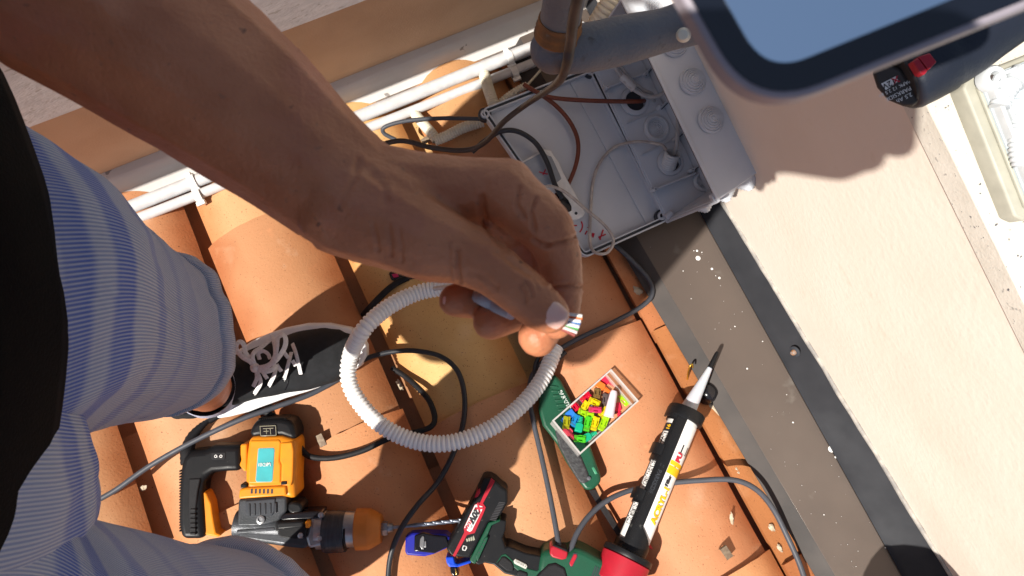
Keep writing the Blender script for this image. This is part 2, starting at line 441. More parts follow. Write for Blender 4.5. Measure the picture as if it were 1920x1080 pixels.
obj('upstand', prism([ub[0], ub[1], ut[1], ut[0]], [p + ln * .0015 for p in (ub[0], ub[1], ut[1], ut[0])]), flu, fl, bevel=.0004)
path, _ = resample([u0, u1], .02)
path = [p + inn * .4 + V(0, 0, .002 + .0016 * noise.noise(p * 30)) + ln * -.002 * noise.noise(p * 25) for p in path]
obj('sealant_bead', tube(path, .0042, 8), mat('grey sealant', (.40, .37, .33), (.22, .21, .20), 60, .6, bump=.001), fl, smooth=60)
c = R(1494, 657, .040) + V(-ln.x, -ln.y, .3) * .003; scn = V(-ln.x, -ln.y, .5).normalized()
obj('washer', lathe(c, scn, [(0, .0), (.009, 0), (.009, .0015), (.005, .003), (0, .003)], 20), M['gasket'], fl, smooth=40)
obj('screw', lathe(c, scn, [(.0045, .002), (.0045, .006), (.003, .0085), (0, .009)], 12), mat('rusty screw', (.5, .22, .07), (.3, .3, .3), 300, .5, metal=.5), fl, smooth=40)
# white paint drops on the sheet
bm = bmesh.new(); rnd = random.Random(3)
def drop(px, py, r, h=.0085):
    c = R(px, py, h); n = V(0, G, 1).normalized()
    k = rnd.random() * 6
    prof = [(0, .0008), (r * .6, .0007), (r, 0)]
    lathe(c, n, prof, 12, bm)
for d in [(1309, 484, .0042), (1307, 470, .002), (1301, 470, .0009), (1335, 504, .0021), (1349, 521, .0021), (1342, 517, .0008), (1316, 473, .001), (1281, 508, .001),
          (1559, 842, .0052), (1567, 857, .0018), (1401, 691, .0015), (1487, 792, .0014), (1430, 640, .001), (1378, 612, .0011), (1475, 740, .0008), (1545, 965, .001), (1660, 1027, .001), (1296, 560, .0008)]: drop(*d)
for i in range(40):
    t = rnd.random(); x = 1205 + 370 * t + rnd.uniform(0, 110); drop(x, 450 + 620 * t, rnd.choice([.0002, .0003, .0004, .0005]))
o = obj('paint_drops', bm, M['white'], fl, smooth=60); o['kind'] = 'stuff'

# ---------------- house wall at the top left
h0, h1 = R(205, 322, .05), R(1000, 8, .05)
hd = V(h1.x - h0.x, h1.y - h0.y, 0).normalized(); hn = V(-hd.y, hd.x, 0)
if hn.y < 0: hn = -hn                       # into the wall
ch = hn.x * h0.x + hn.y * h0.y
def hpt(t, off, z): return V(hd.x * t, hd.y * t, 0) + hn * (ch + off) + V(0, 0, z)
def hat(px, py, off=0.0):
    q = V((px - 960) / F, (540 - py) / F, 0); d = (ch + off) / (hn.x * q.x + hn.y * q.y); return V(q.x * d, q.y * d, H - d)
a1, a2 = hat(95, 225, -.045), hat(690, 0, -.045)
ZP = (a1.z + a2.z) / 2; bd_ = (a2 - a1).normalized()
house = thing('house_wall', 'tan rendered house wall with weathered white boards above it', 'wall', hpt(0, .1, 0))
obj('render', slab(hpt(-1.6, 0, -.7), hd * 2.12, hn * .2, V(0, 0, ZP + .9)), mat('tan render', (.55, .38, .25), (.50, .34, .22), 12, .9, bump=.0008, bscale=300), house)
wood = mat('weathered white paint', (.74, .74, .75), (.62, .62, .63), 6, .8, bump=.0016, bscale=26, detail=8, stretch=(1, 16, 16, -math.atan2(hd.y, hd.x)),
           spots=[(10, .64, (.50, .49, .47), .02, 8), (7, .70, (.30, .28, .26), .015, 8)])
for i, (z0, hh, o_) in enumerate([(0, .235, -.045), (.238, .2, -.048)]):
    st_ = a1 - bd_ * 1.3 + V(0, 0, z0) + hn * (o_ + .045)
    obj('board', slab(st_, bd_ * 2.05, hn * (-o_ - .001), V(0, 0, hh)), wood, house, bevel=.002)
# rounded skirting between wall and pipes (follows the roof pitch)
sk = mat('grey painted skirting', (.62, .60, .58), (.54, .52, .50), 6, .55, bump=.0006, bscale=60, spots=[(30, .70, (.25, .23, .22), .02, 6)], stretch=(1, 1, 1))
q0, q1 = R(205, 322, .055), R(1000, 8, .055); dq = q1 - q0
prof = [(0.0, .0), (-.012, -.001), (-.018, -.006), (-.025, -.018), (-.029, -.034), (-.031, -.036), (-.047, -.041), (-.053, -.075), (0, -.075)]
aa, bb_ = q0 - dq * 1.2, q1 + dq * .30
aa = hpt(hd.dot(V(aa.x, aa.y, 0)), 0, aa.z); bb_ = hpt(hd.dot(V(bb_.x, bb_.y, 0)), 0, bb_.z)
obj('skirting', prism([aa + hn * x + V(0, 0, y) for x, y in prof], [bb_ + hn * x + V(0, 0, y) for x, y in prof]), sk, house, smooth=35)
# the two white pipes
def line_ext(p0, p1, h, e0, e1):
    a, b = R(*p0, h), R(*p1, h); d = b - a; return a - d * e0, b + d * e1
pvc = plain('white pvc', (.60, .60, .61), .30)
for nm, lab, p0, p1, h, r in [('conduit_pipe', 'thick white plastic pipe, the upper one of the pair along the house wall', (288, 371), (960, 105), .012, .0118),
                              ('conduit_pipe', 'thinner white plastic pipe, the lower one of the pair along the house wall', (305, 391), (960, 134), .006, .0088)]:
    a, b = line_ext(p0, p1, h, 1.2, .22)
    path, _ = resample([a, b], .05)
    path = [p + V(0, 0, .0012 * math.sin(i * .7)) for i, p in enumerate(path)]
    tag(obj(nm, tube(path, r, 24), pvc, smooth=60), lab, 'pipe', 'white pipes along the wall')
for px, py, lab in [(366, 345, 'white plastic clip holding both pipes near the blue shorts'), (958, 113, 'white plastic clip holding both pipes left of the rusty post')]:
    t = thing('pipe_clip', lab, 'clip', R(px, py, .02), 'white clips holding the pipes')
    c1 = R(px - 4, py - 4, .012); c2 = R(px + 6, py + 23, .006)
    dd = (R(960, 105, .012) - R(288, 371, .012)).normalized()
    for c, r, nm in ((c1, .0128, 'band'), (c2, .0098, 'band')):
        obj(nm, lathe(c - dd * .006, dd, [(r - .001, 0), (r + .0018, 0), (r + .0018, .012), (r - .001, .012)], 28), M['white'], t, smooth=40, bevel=.0003)
    e = V(0, 0, 1).cross(dd).normalized()
    if e.y > 0: e = -e
    for cc, rr in ((c1, .0128), (c2, .0098)):
        obj('ear', slab(cc + e * (rr) - dd * .0075 + V(0, 0, -.004), e * .007, dd * .015, V(0, 0, .009)), M['white'], t, bevel=.0008)
    obj('base', slab(c1 - e * .016 - dd * .005 + V(0, 0, .006), e * .010, dd * .010, V(0, 0, .006)), M['white'], t, bevel=.0008)

# vent-shaped blocker added out of view to cast the round shadow on the flashing
vt = thing('unseen_shadow_vent', 'unseen vent shape added beside the parapet to cast a round shadow', 'vent', V(.45, -.53, .16))
zn = plain('zinc sheet', (.30, .30, .31), .45, metal=.6)
obj('blocker_pipe', lathe(V(.45, -.53, .10), V(0, 0, 1), [(.075, 0), (.075, .06), (.05, .08), (.05, .36), (0, .36)], 28), zn, vt, smooth=40)
obj('cowl', lathe(V(.45, -.53, .44), V(0, 0, 1), [(0, .085), (.03, .080), (.06, .062), (.08, .03), (.085, 0), (.078, -.004), (0, .01)], 28), zn, vt, smooth=40)  # top of the added blocker, rounded for its shadow
# ================================================================ JUNCTION BOX, COVER, CABLES
ZB, ZTOP = .01, .20
C0 = P(1252, 414, ZB)
T0 = P(1347, 375, ZTOP)
Lv = P(1165, -5, ZTOP) - T0; Hv = T0 - C0; Dv = V(.066, .046, 0)
Ln, Hn, Dn = Lv.normalized(), Hv.normalized(), Dv.normalized()
jb = thing('junction_box', 'light grey plastic junction box standing open on its side against the cream wall', 'electrical box', C0)
W = .003
obj('back_panel', slab(C0 + Dv - Dn * W, Lv, Hv, Dn * W), M['greybox'], jb, bevel=.001)
def boxp(l, h, d): return C0 + Ln * l + Hn * h + Dn * d
LL, HH, DD = Lv.length, Hv.length, Dv.length
obj('bottom_side', slab(boxp(0, 0, 0), Lv, Hn * W, Dv - Dn * W * 1.1), M['greybox'], jb, bevel=.001)
obj('top_side', slab(boxp(0, HH - W, 0), Lv, Hn * W, Dv - Dn * W * .1), M['greybox'], jb, bevel=.0018, seg=3)
obj('end_side', slab(boxp(0, W, 0), Ln * W, Hn * (HH - 2.1 * W), Dv - Dn * W * 1.1), M['greybox'], jb, bevel=.001)
obj('end_side', slab(boxp(LL - W, W, 0), Ln * W, Hn * (HH - 2.1 * W), Dv - Dn * W * 1.1), M['greybox'], jb, bevel=.001)
# raised double rim round the opening
bm = bmesh.new()
for o_, u_, v_ in ((boxp(-.002, HH - .001, -.003), Lv, Hn * .0035), (boxp(-.002, -.003, -.003), Lv, Hn * .0035), (boxp(-.003, 0, -.003), Ln * .0035, Hv)):
    slab(o_, u_, v_, Dn * .0045, bm)
obj('rim', bm, M['greybox'], jb, bevel=.0006)
bm = bmesh.new(); slab(boxp(.004, HH - .0075, .001), Lv * .97, Hn * .002, Dn * .003, bm); slab(boxp(.004, HH - .011, .0012), Lv * .97, Hn * .0012, Dn * .003, bm)
obj('gasket', bm, M['gasket'], jb)
def grommet(c, ax, r, name='grommet', depth=1, col=None, steps=5):
    prof = [(0, .012 * depth)]
    for i in range(steps):
        r0 = r * (.16 + .84 * i / steps); r1 = r * (.16 + .84 * (i + 1) / steps); hh = .010 * depth * (1 - (i + 1) / (steps + .6))
        prof += [(r0, .010 * depth * (1 - i / (steps + .6))), (r0 + (r1 - r0) * .45, hh + .0030 * depth), (r1 * .985, hh)]
    prof += [(r, -.001)]
    return obj(name, lathe(c, ax, prof, 32), col or M['greybox'], jb, smooth=30)
for t in (.315, .505, .69, .86):
    grommet(boxp(t * .303 / .303 * LL * 1.0, HH + .0002, DD * .5), Hn, .0195)
for d_, h_ in ((.78, .80), (.60, .56), (.42, .32)):
    grommet(boxp(-.0002, HH * h_ + .01, DD * d_), -Ln, .0205, depth=1.6)
# inside: ribs, posts and sockets on the lower side
def inpt(px, py, h=0.0):       # point on the inner face of the lower side
    o_ = boxp(0, W + h, 0); n = Dn.cross(Ln).normalized(); q = V((px - 960) / F, (540 - py) / F, -1)
    c_ = V(0, 0, H); t = n.dot(o_ - c_) / n.dot(q); return c_ + q * t
def bar(p, q, w, h, name='rib', m=None):
    a, b = inpt(*p), inpt(*q); d = b - a; e = d.cross(Hn).normalized() * w
    obj(name, slab(a - e / 2, d, e, Hn * h), m or M['greybox'], jb, bevel=.0005)
for p, q, w, h in (((1134, 168), (1206, 140), .003, .010), ((1175, 232), (1228, 208), .0012, .004), ((1202, 291), (1262, 262), .0012, .004), ((1223, 358), (1300, 327), .003, .012),
                   ((1206, 142), (1230, 112), .0022, .014), ((1235, 205), (1262, 176), .0022, .014), ((1263, 262), (1292, 232), .0022, .014), ((1293, 322), (1324, 297), .0022, .014)):
    bar(p, q, w, h)
for p, q in (((1209, 140), (1231, 116)), ((1238, 203), (1263, 178)), ((1266, 260), (1293, 235)), ((1296, 320), (1324, 299))):
    a, b = inpt(*p, .0145), inpt(*q, .0145); e = (b - a).cross(Hn).normalized() * .0016
    obj('slot', slab(a + e * 1.1, b - a, e, Hn * .0008), M['gasket'], jb)
for x, y in ((1134, 168), (1206, 143), (1233, 203), (1262, 263), (1223, 358), (1292, 322)):
    obj('post', lathe(inpt(x, y), Hn, [(.0038, 0), (.0032, .017), (.0014, .0172), (.0014, .012), (0, .012)], 14), M['greybox'], jb, smooth=40)
def socket(px, py, r, open_=False):
    c_ = inpt(px, py)
    prof = [(r * 1.22, 0), (r * 1.2, .004), (r, .006)] + ([(r * .86, .006), (r * .84, .0008), (0, .0006)] if open_ else
            [(r * .92, .0055), (r * .9, .001)] + sum([[(r * (.9 - .17 * i), .0012 + .0002 * i), (r * (.84 - .17 * i), .0026), (r * (.8 - .17 * i), .001)] for i in range(1, 5)], []) + [(0, .001)])
    obj('grommet', lathe(c_, Hn, prof, 32), M['greybox'], jb, smooth=30)
socket(1231, 241, .0185); socket(1257, 304, .0185, True); socket(1190, 190, .020, True); socket(1318, 340, .014)
obj('opening', lathe(inpt(1190, 190, .0012), Hn, [(.0165, 0), (.0165, .001), (0, .001)], 24), M['gasket'], jb, smooth=30)
obj('opening', lathe(inpt(1257, 304, .0012), Hn, [(.0152, 0), (.0152, .001), (0, .001)], 24), M['gasket'], jb, smooth=30)
for c_ in (boxp(.006, HH - .009, .004), boxp(.006, .007, .004)):
    obj('screw_post', lathe(c_ - Dn * .007, Dn, [(0, .001), (.0022, .001), (.0025, -.001), (.0062, -.001), (.0068, .012)], 20), M['greybox'], jb, smooth=40)
# the cover, lying flat beside it
cv = thing('box_cover', 'grey plastic junction box cover lying face down, with red marker writing and a dark gasket', 'box cover', P(1080, 320, .01))
cor = [(900, 205), (1112, 122), (1256, 412), (1096, 484)]
ct = [P(x, y, z) for (x, y), z in zip(cor, (.03, .0, .005, .03))]
n = (ct[1] - ct[0]).cross(ct[3] - ct[0]).normalized()
if n.z < 0: n = -n
def cvp(u, v, h=0.0):          # u along the top edge, v down the left edge
    return ct[0].lerp(ct[1], u).lerp(ct[3].lerp(ct[2], u), v) + n * h
def cvpx(px, py, h=0.0):
    q = V((px - 960) / F, (540 - py) / F, -1); o_ = ct[0] + n * h; t = n.dot(o_ - V(0, 0, H)) / n.dot(q); return V(0, 0, H) + q * t
fl_ = [(.012, .012), (.988, .012), (.988, .988), (.012, .988)]
obj('floor', prism([cvp(u, v, -.016) for u, v in fl_], [cvp(u, v, -.0185) for u, v in fl_]), M['greybox'], cv)
def rim_ring(i0, i1, h0, h1, name, m, bev=.0006):
    bm = bmesh.new()
    def rr(i): # rounded rectangle inset i (metres)
        out = []; uu = i / .165; vv = i / .235; r_ = max(.001, .010 - i)
        for (cu, cv_, s0) in ((0, 0, PI), (1, 0, 1.5 * PI), (1, 1, 0), (0, 1, .5 * PI)):
            for k in range(5):
                a_ = s0 + PI / 2 * k / 4
                du, dv = (r_ / .165), (r_ / .235)
                u_ = (uu + du if cu == 0 else 1 - uu - du) + math.cos(a_) * du
                v_ = (vv + dv if cv_ == 0 else 1 - vv - dv) + math.sin(a_) * dv
                out.append((u_, v_))
        return out
    A_, B_ = rr(i0), rr(i1); k = len(A_)
    rings = [[bm.verts.new(cvp(u, v, h)) for u, v in L_] for L_, h in ((A_, h0), (A_, h1), (B_, h1), (B_, h0))]
    for a in range(4):
        b = (a + 1) % 4
        for j in range(k): bm.faces.new((rings[a][j], rings[a][(j + 1) % k], rings[b][(j + 1) % k], rings[b][j]))
    return obj(name, bm, m, cv, bevel=bev)
rim_ring(0, .0022, -.018, .0, 'rim', M['greybox'])
rim_ring(.0024, .0056, -.018, -.0022, 'gasket', M['gasket'], 0)
rim_ring(.0058, .0078, -.018, -.0006, 'rim', M['greybox'])
for x, y in ((909, 215), (1107, 134), (1240, 405)):
    c_ = cvpx(x, y, -.006)
    obj('screw_post', lathe(c_, n, [(0, -.004), (.0038, -.004), (.0042, .0052), (.0068, .0052), (.0075, .004), (.0078, -.01)], 24), M['greybox'], cv, smooth=40)
    obj('screw_hole', lathe(c_, n, [(.0036, -.002), (.0036, .0035), (.0015, .0034), (0, .002)], 16), M['blackgloss'], cv, smooth=40)
    obj('gasket', lathe(c_, n, [(.0082, -.01), (.0082, .0035), (.0108, .0035), (.0108, -.01)], 24), M['gasket'], cv, smooth=40)
bm = bmesh.new()
e_ = [(.78, .02), (.985, .02), (.985, .985), (.78, .985)]
obj('step', prism([cvp(u, v, -.0125) for u, v in e_], [cvp(u, v, -.0158) for u, v in e_]), M['greybox'], cv, bevel=.001)
def stroke(pts, w, m, parent, f, name='marker_writing'):
    bm = bmesh.new()
    for p in pts:
        q = [f(*a) for a in p]
        tube(spline(q, 4), w, 6, bm, flat=.25, up=n)
    return obj(name, bm, m, parent, smooth=60)
S_ = 4.911
def cr(x, y): return (980 + x / S_, 260 + y / S_)
wr = [[(470, 800), (500, 800)], [(540, 762), (550, 795), (545, 830), (525, 862)], [(598, 815), (596, 820)], [(594, 848), (574, 882)],
      [(645, 868), (641, 890), (652, 910)], [(648, 905), (655, 880), (660, 872)], [(742, 838), (710, 930)], [(766, 880), (725, 897), (697, 908)], [(703, 902), (717, 932)]]
stroke([[cr(*a) for a in p] for p in wr], .00135, M['redink'], cv, lambda x, y: cvpx(x, y, -.0155))
# white power adapter lying in the cover
ad = thing('power_adapter', 'white and grey power adapter with a red cross, lying in the cover behind the hand', 'adapter', cvpx(1040, 340, -.016))
def adp(px, py, h): return cvpx(px, py, h)
def cvprism(pts, h0, h1): return prism([cvpx(x, y, h1) for x, y in pts], [cvpx(x, y, h1) + n * (h0 - h1) for x, y in pts])
obj('case', cvprism([(962, 312), (1021, 279), (1033, 281), (1038, 290), (1049, 305), (1056, 323), (1092, 386), (1097, 399), (1092, 407), (1068, 415), (1010, 400)], -.016, -.002), M['white'], ad, bevel=.002, seg=3)
obj('cover_plate', cvprism([(966, 313), (1020, 284), (1027, 291), (1034, 293), (1049, 325), (1053, 335), (1043, 343), (1030, 345), (1000, 352)], -.004, -.0006), plain('grey adapter plate', (.30, .33, .37), .5), ad, bevel=.0012)
obj('socket', cvprism([(1040, 362), (1050, 358), (1066, 375), (1072, 387), (1072, 395), (1064, 399), (1040, 380)], -.004, -.001), M['blackgloss'], ad, bevel=.0012)
obj('screw', lathe(cvpx(1080, 400, -.002), n, [(.0025, 0), (.0025, .0008), (0, .0009)], 14), M['gasket'], ad)
stroke([[cr(150, 305), cr(190, 318), cr(232, 326)], [cr(212, 283), cr(195, 315), (1018, 328)]], .0011, M['redink'], ad, lambda x, y: cvpx(x, y, 0))

# ---------------- cables around the box
cable('cable', 'grey cable running from under the wrist to the left corner of the grey box cover', rpts([(742, 262, .02), (720, 250, .03), (722, 238, .04), (760, 227, .045), (820, 222, .045), (897, 223, .045), (925, 226, .03)]), .0036, M['cable'])
cable('cable', 'thick dark brown cable hanging along the rusty post and over the box cover corner', [D(1105, -60, .49), D(1088, -20, .50), D(1076, 30, .53), D(1069, 85, .57), D(1062, 122, .595), D(1048, 152, .70), D(1020, 174, .93), D(985, 197, 1.06), D(945, 228, 1.1), D(908, 268, 1.17), D(870, 282, 1.2), D(810, 277, 1.22), D(750, 264, 1.22), D(690, 280, 1.22)], .0042, M['cablebrown'])
cable('cable', 'black cable arching inside the grey cover into the white power adapter', [cvpx(885, 285, .0), cvpx(912, 262, .004), cvpx(940, 246, .01), cvpx(972, 247, .012), cvpx(1004, 268, .01), cvpx(1026, 305, .012), cvpx(1040, 345, .01), cvpx(1055, 372, .006)], .0042, M['cabledark'])
cable('cable', 'rust brown cable running straight from the cover edge into the hole of the grey box', [cvpx(982, 158, .002), cvpx(1005, 172, .006), cvpx(1035, 183, .006), cvpx(1090, 188, .01), P(1150, 190, .03), P(1195, 190, .03), inpt(1208, 189, .001)], .0036, M['cablerust'])
cable('cable', 'rust brown cable curving down inside the grey cover behind the white adapter', [cvpx(984, 160, .001), cvpx(1010, 175, .002), cvpx(1042, 198, .001), cvpx(1068, 228, 0), cvpx(1083, 262, 0), cvpx(1082, 300, -.002), cvpx(1068, 340, -.006), cvpx(1050, 370, -.008)], .0036, M['cablerust'])
cable('cable', 'thin white cable leaving the corrugated pipe at the upper edge of the grey cover', [P(1075, 55, .12), P(1045, 95, .06), R(1022, 122, .05), R(990, 158, .05), cvpx(984, 162, .0)], .0022, M['cream'])
cable('cable', 'slack white cable making a loop over the edge of the grey cover beside the hand', [cvpx(1010, 352, .02), cvpx(1035, 350, .02), cvpx(1062, 362, .018), cvpx(1100, 394, .016), cvpx(1135, 424, .012), cvpx(1150, 452, .008), cvpx(1138, 474, .008), cvpx(1115, 473, .004), cvpx(1106, 452, -.006), cvpx(1107, 400, -.012), cvpx(1112, 340, -.012), cvpx(1128, 300, -.010), cvpx(1155, 275, -.008), inpt(1190, 266, .012), inpt(1225, 268, .016), inpt(1245, 275, .02), inpt(1254, 295, .01)], .0026, mat('dirty white sheath', (.52, .47, .42), (.32, .28, .27), 60, .5))
gc = plain('grey white sheath', (.40, .40, .41), .5)
cable('cable', 'grey cable coiled at the top inside the junction box', [inpt(1140, 108, .03), inpt(1155, 128, .03), inpt(1172, 152, .03), inpt(1195, 172, .03), inpt(1222, 182, .03), inpt(1246, 172, .03), inpt(1250, 148, .03), inpt(1238, 124, .03), inpt(1215, 106, .03), inpt(1195, 98, .03)], .0034, gc)
cable('cable', 'second grey cable beside the taped coil in the junction box', [inpt(1150, 104, .026), inpt(1162, 122, .026), inpt(1180, 146, .026), inpt(1205, 168, .024), inpt(1222, 176, .02), inpt(1226, 190, .004)], .003, gc)
tp = [inpt(1166, 143, .028), inpt(1190, 167, .028)]
tag(obj('tape_wrap', tube([tp[0].lerp(tp[1], i / 6) for i in range(7)], lambda i, t: .0065 + .0004 * math.sin(i * 2.3), 14), plain('pale tape', (.55, .56, .58), .4), smooth=50), 'pale tape wrapped round the grey cables in the junction box', 'tape')
cable('cable', 'grey cable rising straight out of the corrugated stub in the junction box', [inpt(1268, 175, .012), inpt(1270, 200, .018), inpt(1271, 235, .02), inpt(1269, 270, .024), inpt(1265, 290, .016)], .0034, gc)
tag(obj('corrugated_stub', corr([inpt(1253, 311, .004), inpt(1257, 298, .016), inpt(1262, 286, .026)], .0118, .0042, .0010, 24), plain('grey white plastic', (.60, .63, .66), .4), smooth=60), 'short grey corrugated pipe stub inside the junction box', 'pipe')
cr_g = 'short cream corrugated pipes by the house wall'
for lab, pts, r in [('cream corrugated pipe coming out under the white pipes left of the box cover', [(908, 140, .0), (916, 168, .012), (924, 192, .014), (930, 216, .0)], .0098),
                    ('cream corrugated pipe going down from the white pipes to the elbow under the wrist', [(772, 206, -.01), (790, 228, .0), (806, 246, .006), (819, 262, .004)], .0088),
                    ('cream corrugated pipe running level from the elbow to the box cover', [(815, 264, .006), (838, 255, .01), (868, 240, .014), (905, 228, .016)], .0092),
                    ('thin cream corrugated pipe end beside the upper edge of the box cover', [(930, 200, .0), (952, 181, .01), (972, 168, .016), (988, 160, .018)], .0062)]:
    tag(obj('corrugated_pipe', corr(rpts(pts), r, .0048, .0008, 20), M['cream'], smooth=60), lab, 'pipe', cr_g)
tag(obj('corrugated_pipe', corr([P(1190, -70, .12), P(1165, -25, .11), P(1142, 12, .10), P(1124, 42, .08), P(1112, 62, .06)], .0165, .0070, .0014, 24), M['cream'], smooth=60), 'wide cream corrugated pipe above the rusty horizontal tube', 'pipe', cr_g)

# ---------------- galvanised tube with rusty weld
galv = mat('rough galvanised steel', (.24, .225, .21), (.12, .135, .17), 12, .7, bump=.0011, bscale=330, metal=.2, spots=[(13, .57, (.26, .16, .08), .2, 6), (60, .66, (.10, .08, .06), .1, 6)])
rust = mat('rusty steel', (.34, .14, .04), (.12, .07, .04), 40, .8, bump=.0022, bscale=120, spots=[(40, .55, (.40, .34, .27), .12, 6)])
ps = thing('bent_post', 'rusty galvanised steel tube with a welded elbow above the junction box', 'post', D(1040, 90, .62))
up_ = [D(1041, 92, .63), D(1050, 40, .605), D(1062, -30, .57), D(1080, -160, .5)]
hz = [D(1042, 90, .63), D(1075, 92, .63), D(1120, 86, .632), D(1180, 72, .635), D(1240, 58, .638), D(1300, 40, .64), D(1500, -20, .66)]
pth, _ = resample(spline(hz, 8), .006)
dent = lambda i, t: .0205 - .0022 * math.exp(-((t - .42) / .10) ** 2) + .0004 * noise.noise(V(i * .4, 0, 0))
obj('horizontal_tube', tube(pth, dent, 28, flat=.97), galv, ps, smooth=60)
pth, _ = resample(spline(up_, 8), .006)
obj('upright_tube', tube(pth, .0165, 28), galv, ps, smooth=60)
bm = bmesh.new(); bmesh.ops.create_uvsphere(bm, u_segments=32, v_segments=20, radius=.0208)
for v in bm.verts: v.co = v.co * (1 + .05 * noise.noise(v.co * 90)) + D(1040, 92, .632)
obj('elbow', bm, galv, ps, smooth=80)
dd = (up_[1] - up_[0]).normalized()
wpath = [up_[0] + dd * (.014 + .0022 * i) for i in range(9)]
obj('weld', tube(wpath, lambda i, t: .0195 - .0022 * t + .0009 * math.sin(i * 1.9), 28), rust, ps, smooth=60)
obj('cap', lathe(P(1282, 66, .635), V(-.3, -.3, 1), [(.006, 0), (.006, .006), (.004, .009), (0, .01)], 16), M['cream'], ps, smooth=40)  # pale piece standing in for a sunlit grommet tip

# ---------------- smartphone close to the lens
ph = thing('smartphone', 'blurred phone with pale metal rim and dark border round a screen glowing like reflected sky', 'phone', D(1500, 60, .17))
def rr_px(base, inset):
    """rounded outline from corner points in photo pixels"""
    c_ = V(sum(p[0] for p in base) / 4, sum(p[1] for p in base) / 4, 0); out = []
    ps_ = [V(x, y, 0) for x, y in base]; k = len(ps_)
    ins = []
    for i in range(k):
        p, a, b = ps_[i], (ps_[i - 1] - ps_[i]).normalized(), (ps_[(i + 1) % k] - ps_[i]).normalized()
        s_ = abs(a.cross(b).z); ins.append(p + (a + b) * (inset / s_))
    for i in range(k):
        p, a, b = ins[i], (ins[i - 1] - ins[i]).normalized(), (ins[(i + 1) % k] - ins[i]).normalized()
        r_ = (150 - inset) ; s, e = p + a * r_, p + b * r_
        for j in range(11):
            t = j / 10; out.append(s * (1 - t) ** 2 + p * 2 * t * (1 - t) + e * t * t)
    return [(q.x, q.y) for q in out]
cs = [(1408, 224), (2330, -150), (2010, -900), (1010, -480)]
def php(base_, d0, d1): 
    t_ = [D(x, y, d1) for x, y in base_]
    return prism(t_, [V(p.x, p.y, H - d0) for p in t_])
obj('frame', php(rr_px(cs, 0), .178, .1705), plain('pale anodised metal', (.30, .27, .31), .5), ph, bevel=.0012, seg=3)
obj('bezel', php(rr_px(cs, 14), .1704, .170), plain('dark glass border', (.006, .008, .014), .06, coat=1), ph)
obj('screen', php(rr_px(cs, 68), .1699, .1696), mat('mirror glass with added sky glow', (.80, .84, .9), (.80, .84, .9), 5, .02, metal=1), ph)
sb_ = bpy.data.materials['mirror glass with added sky glow'].node_tree.nodes['Principled BSDF']
sb_.inputs['Emission Color'].default_value = (.14, .30, .55, 1); sb_.inputs['Emission Strength'].default_value = .16  # blue emission stands in for a brighter sky reflection
arm = [D(1080, -160, .5), D(1110, -420, .38), D(1300, -520, .27), D(1500, -500, .19), D(1560, -480, .182)]
tag(obj('phone_bracket', tube(resample(spline(arm, 8), .01)[0], .006, 14), M['black'], smooth=60), 'thin black bracket arm holding the phone above the post', 'bracket')

# ---------------- power screwdriver on the coping
pw = thing('cordless_screwdriver', 'black cordless screwdriver with red battery release lying on the speckled coping', 'power tool', P(1700, 150, ZC))
navy = plain('black blue rubber', (.012, .016, .028), .5, bump=.0003, bscale=500)
e0, e1 = P(1684, 148, ZC + .031), P(1786, 92, ZC + .033)
ax = (e1 - e0).normalized()
path = [e0 + ax * t for t in (0, .002, .006, .02, .034, .036, .045, .058, .075, .1, .14)]
radp = [.0225, .0262, .0278, .0285, .0285, .0272, .0272, .0262, .0235, .0205, .021]
obj('handle', tube(path, radp, 32, flat=.92), navy, pw, smooth=50)
e2 = path[-1]; path2 = [e2 - ax * .01, e2 + ax * .01 + V(0, .004, 0), e2 + V(.03, .02, 0), e2 + V(.06, .045, 0)]
obj('motor_housing', tube(resample(spline(path2, 8), .006)[0], lambda i, t: .021 + .010 * sm(min(1, t * 1.4)), 28), navy, pw, smooth=50)
fn = (-ax + V(0, 0, 0)).normalized()
obj('battery_base', tube([e0 - ax * .0012, e0 + ax * .001], [.0232, .0238], 32, flat=.92), mat('brown black plastic', (.03, .024, .022), (.024, .02, .018), 50, .5), pw, smooth=40)
tilt = (V(0, 0, 1) * .8 - ax * .75 + V(-.2, -.15, 0)).normalized()
# label on the slanted lower face of the battery
fc = P(1680, 160, ZC + .040)
pl = [(1646, 138), (1690, 131), (1716, 168), (1722, 196), (1700, 200), (1665, 184), (1645, 160)]
nrm = (V(-.45, -.35, 1)).normalized()
def fpt(px, py, off=0):
    q = V((px - 960) / F, (540 - py) / F, -1); t = nrm.dot(fc + nrm * off - V(0, 0, H)) / nrm.dot(q); return V(0, 0, H) + q * t
obj('end_face', prism([fpt(x, y, 0) for x, y in [(1637, 140), (1640, 128), (1660, 120), (1690, 128), (1714, 165), (1724, 190), (1712, 199), (1694, 200), (1665, 188), (1645, 165)]],
                      [fpt(x, y, 0) - nrm * .012 for x, y in [(1637, 140), (1640, 128), (1660, 120), (1690, 128), (1714, 165), (1724, 190), (1712, 199), (1694, 200), (1665, 188), (1645, 165)]]),
    mat('brown black plastic face', (.03, .024, .022), (.024, .02, .018), 50, .5), pw, bevel=.003, seg=3)
obj('label', prism([fpt(x, y, .0006) for x, y in [(1652, 157), (1679, 143), (1685, 152), (1661, 169)]], [fpt(x, y, .0001) for x, y in [(1652, 157), (1679, 143), (1685, 152), (1661, 169)]]), M['paper'], pw)
xd = fpt(1652, 160) - fpt(1680, 146)
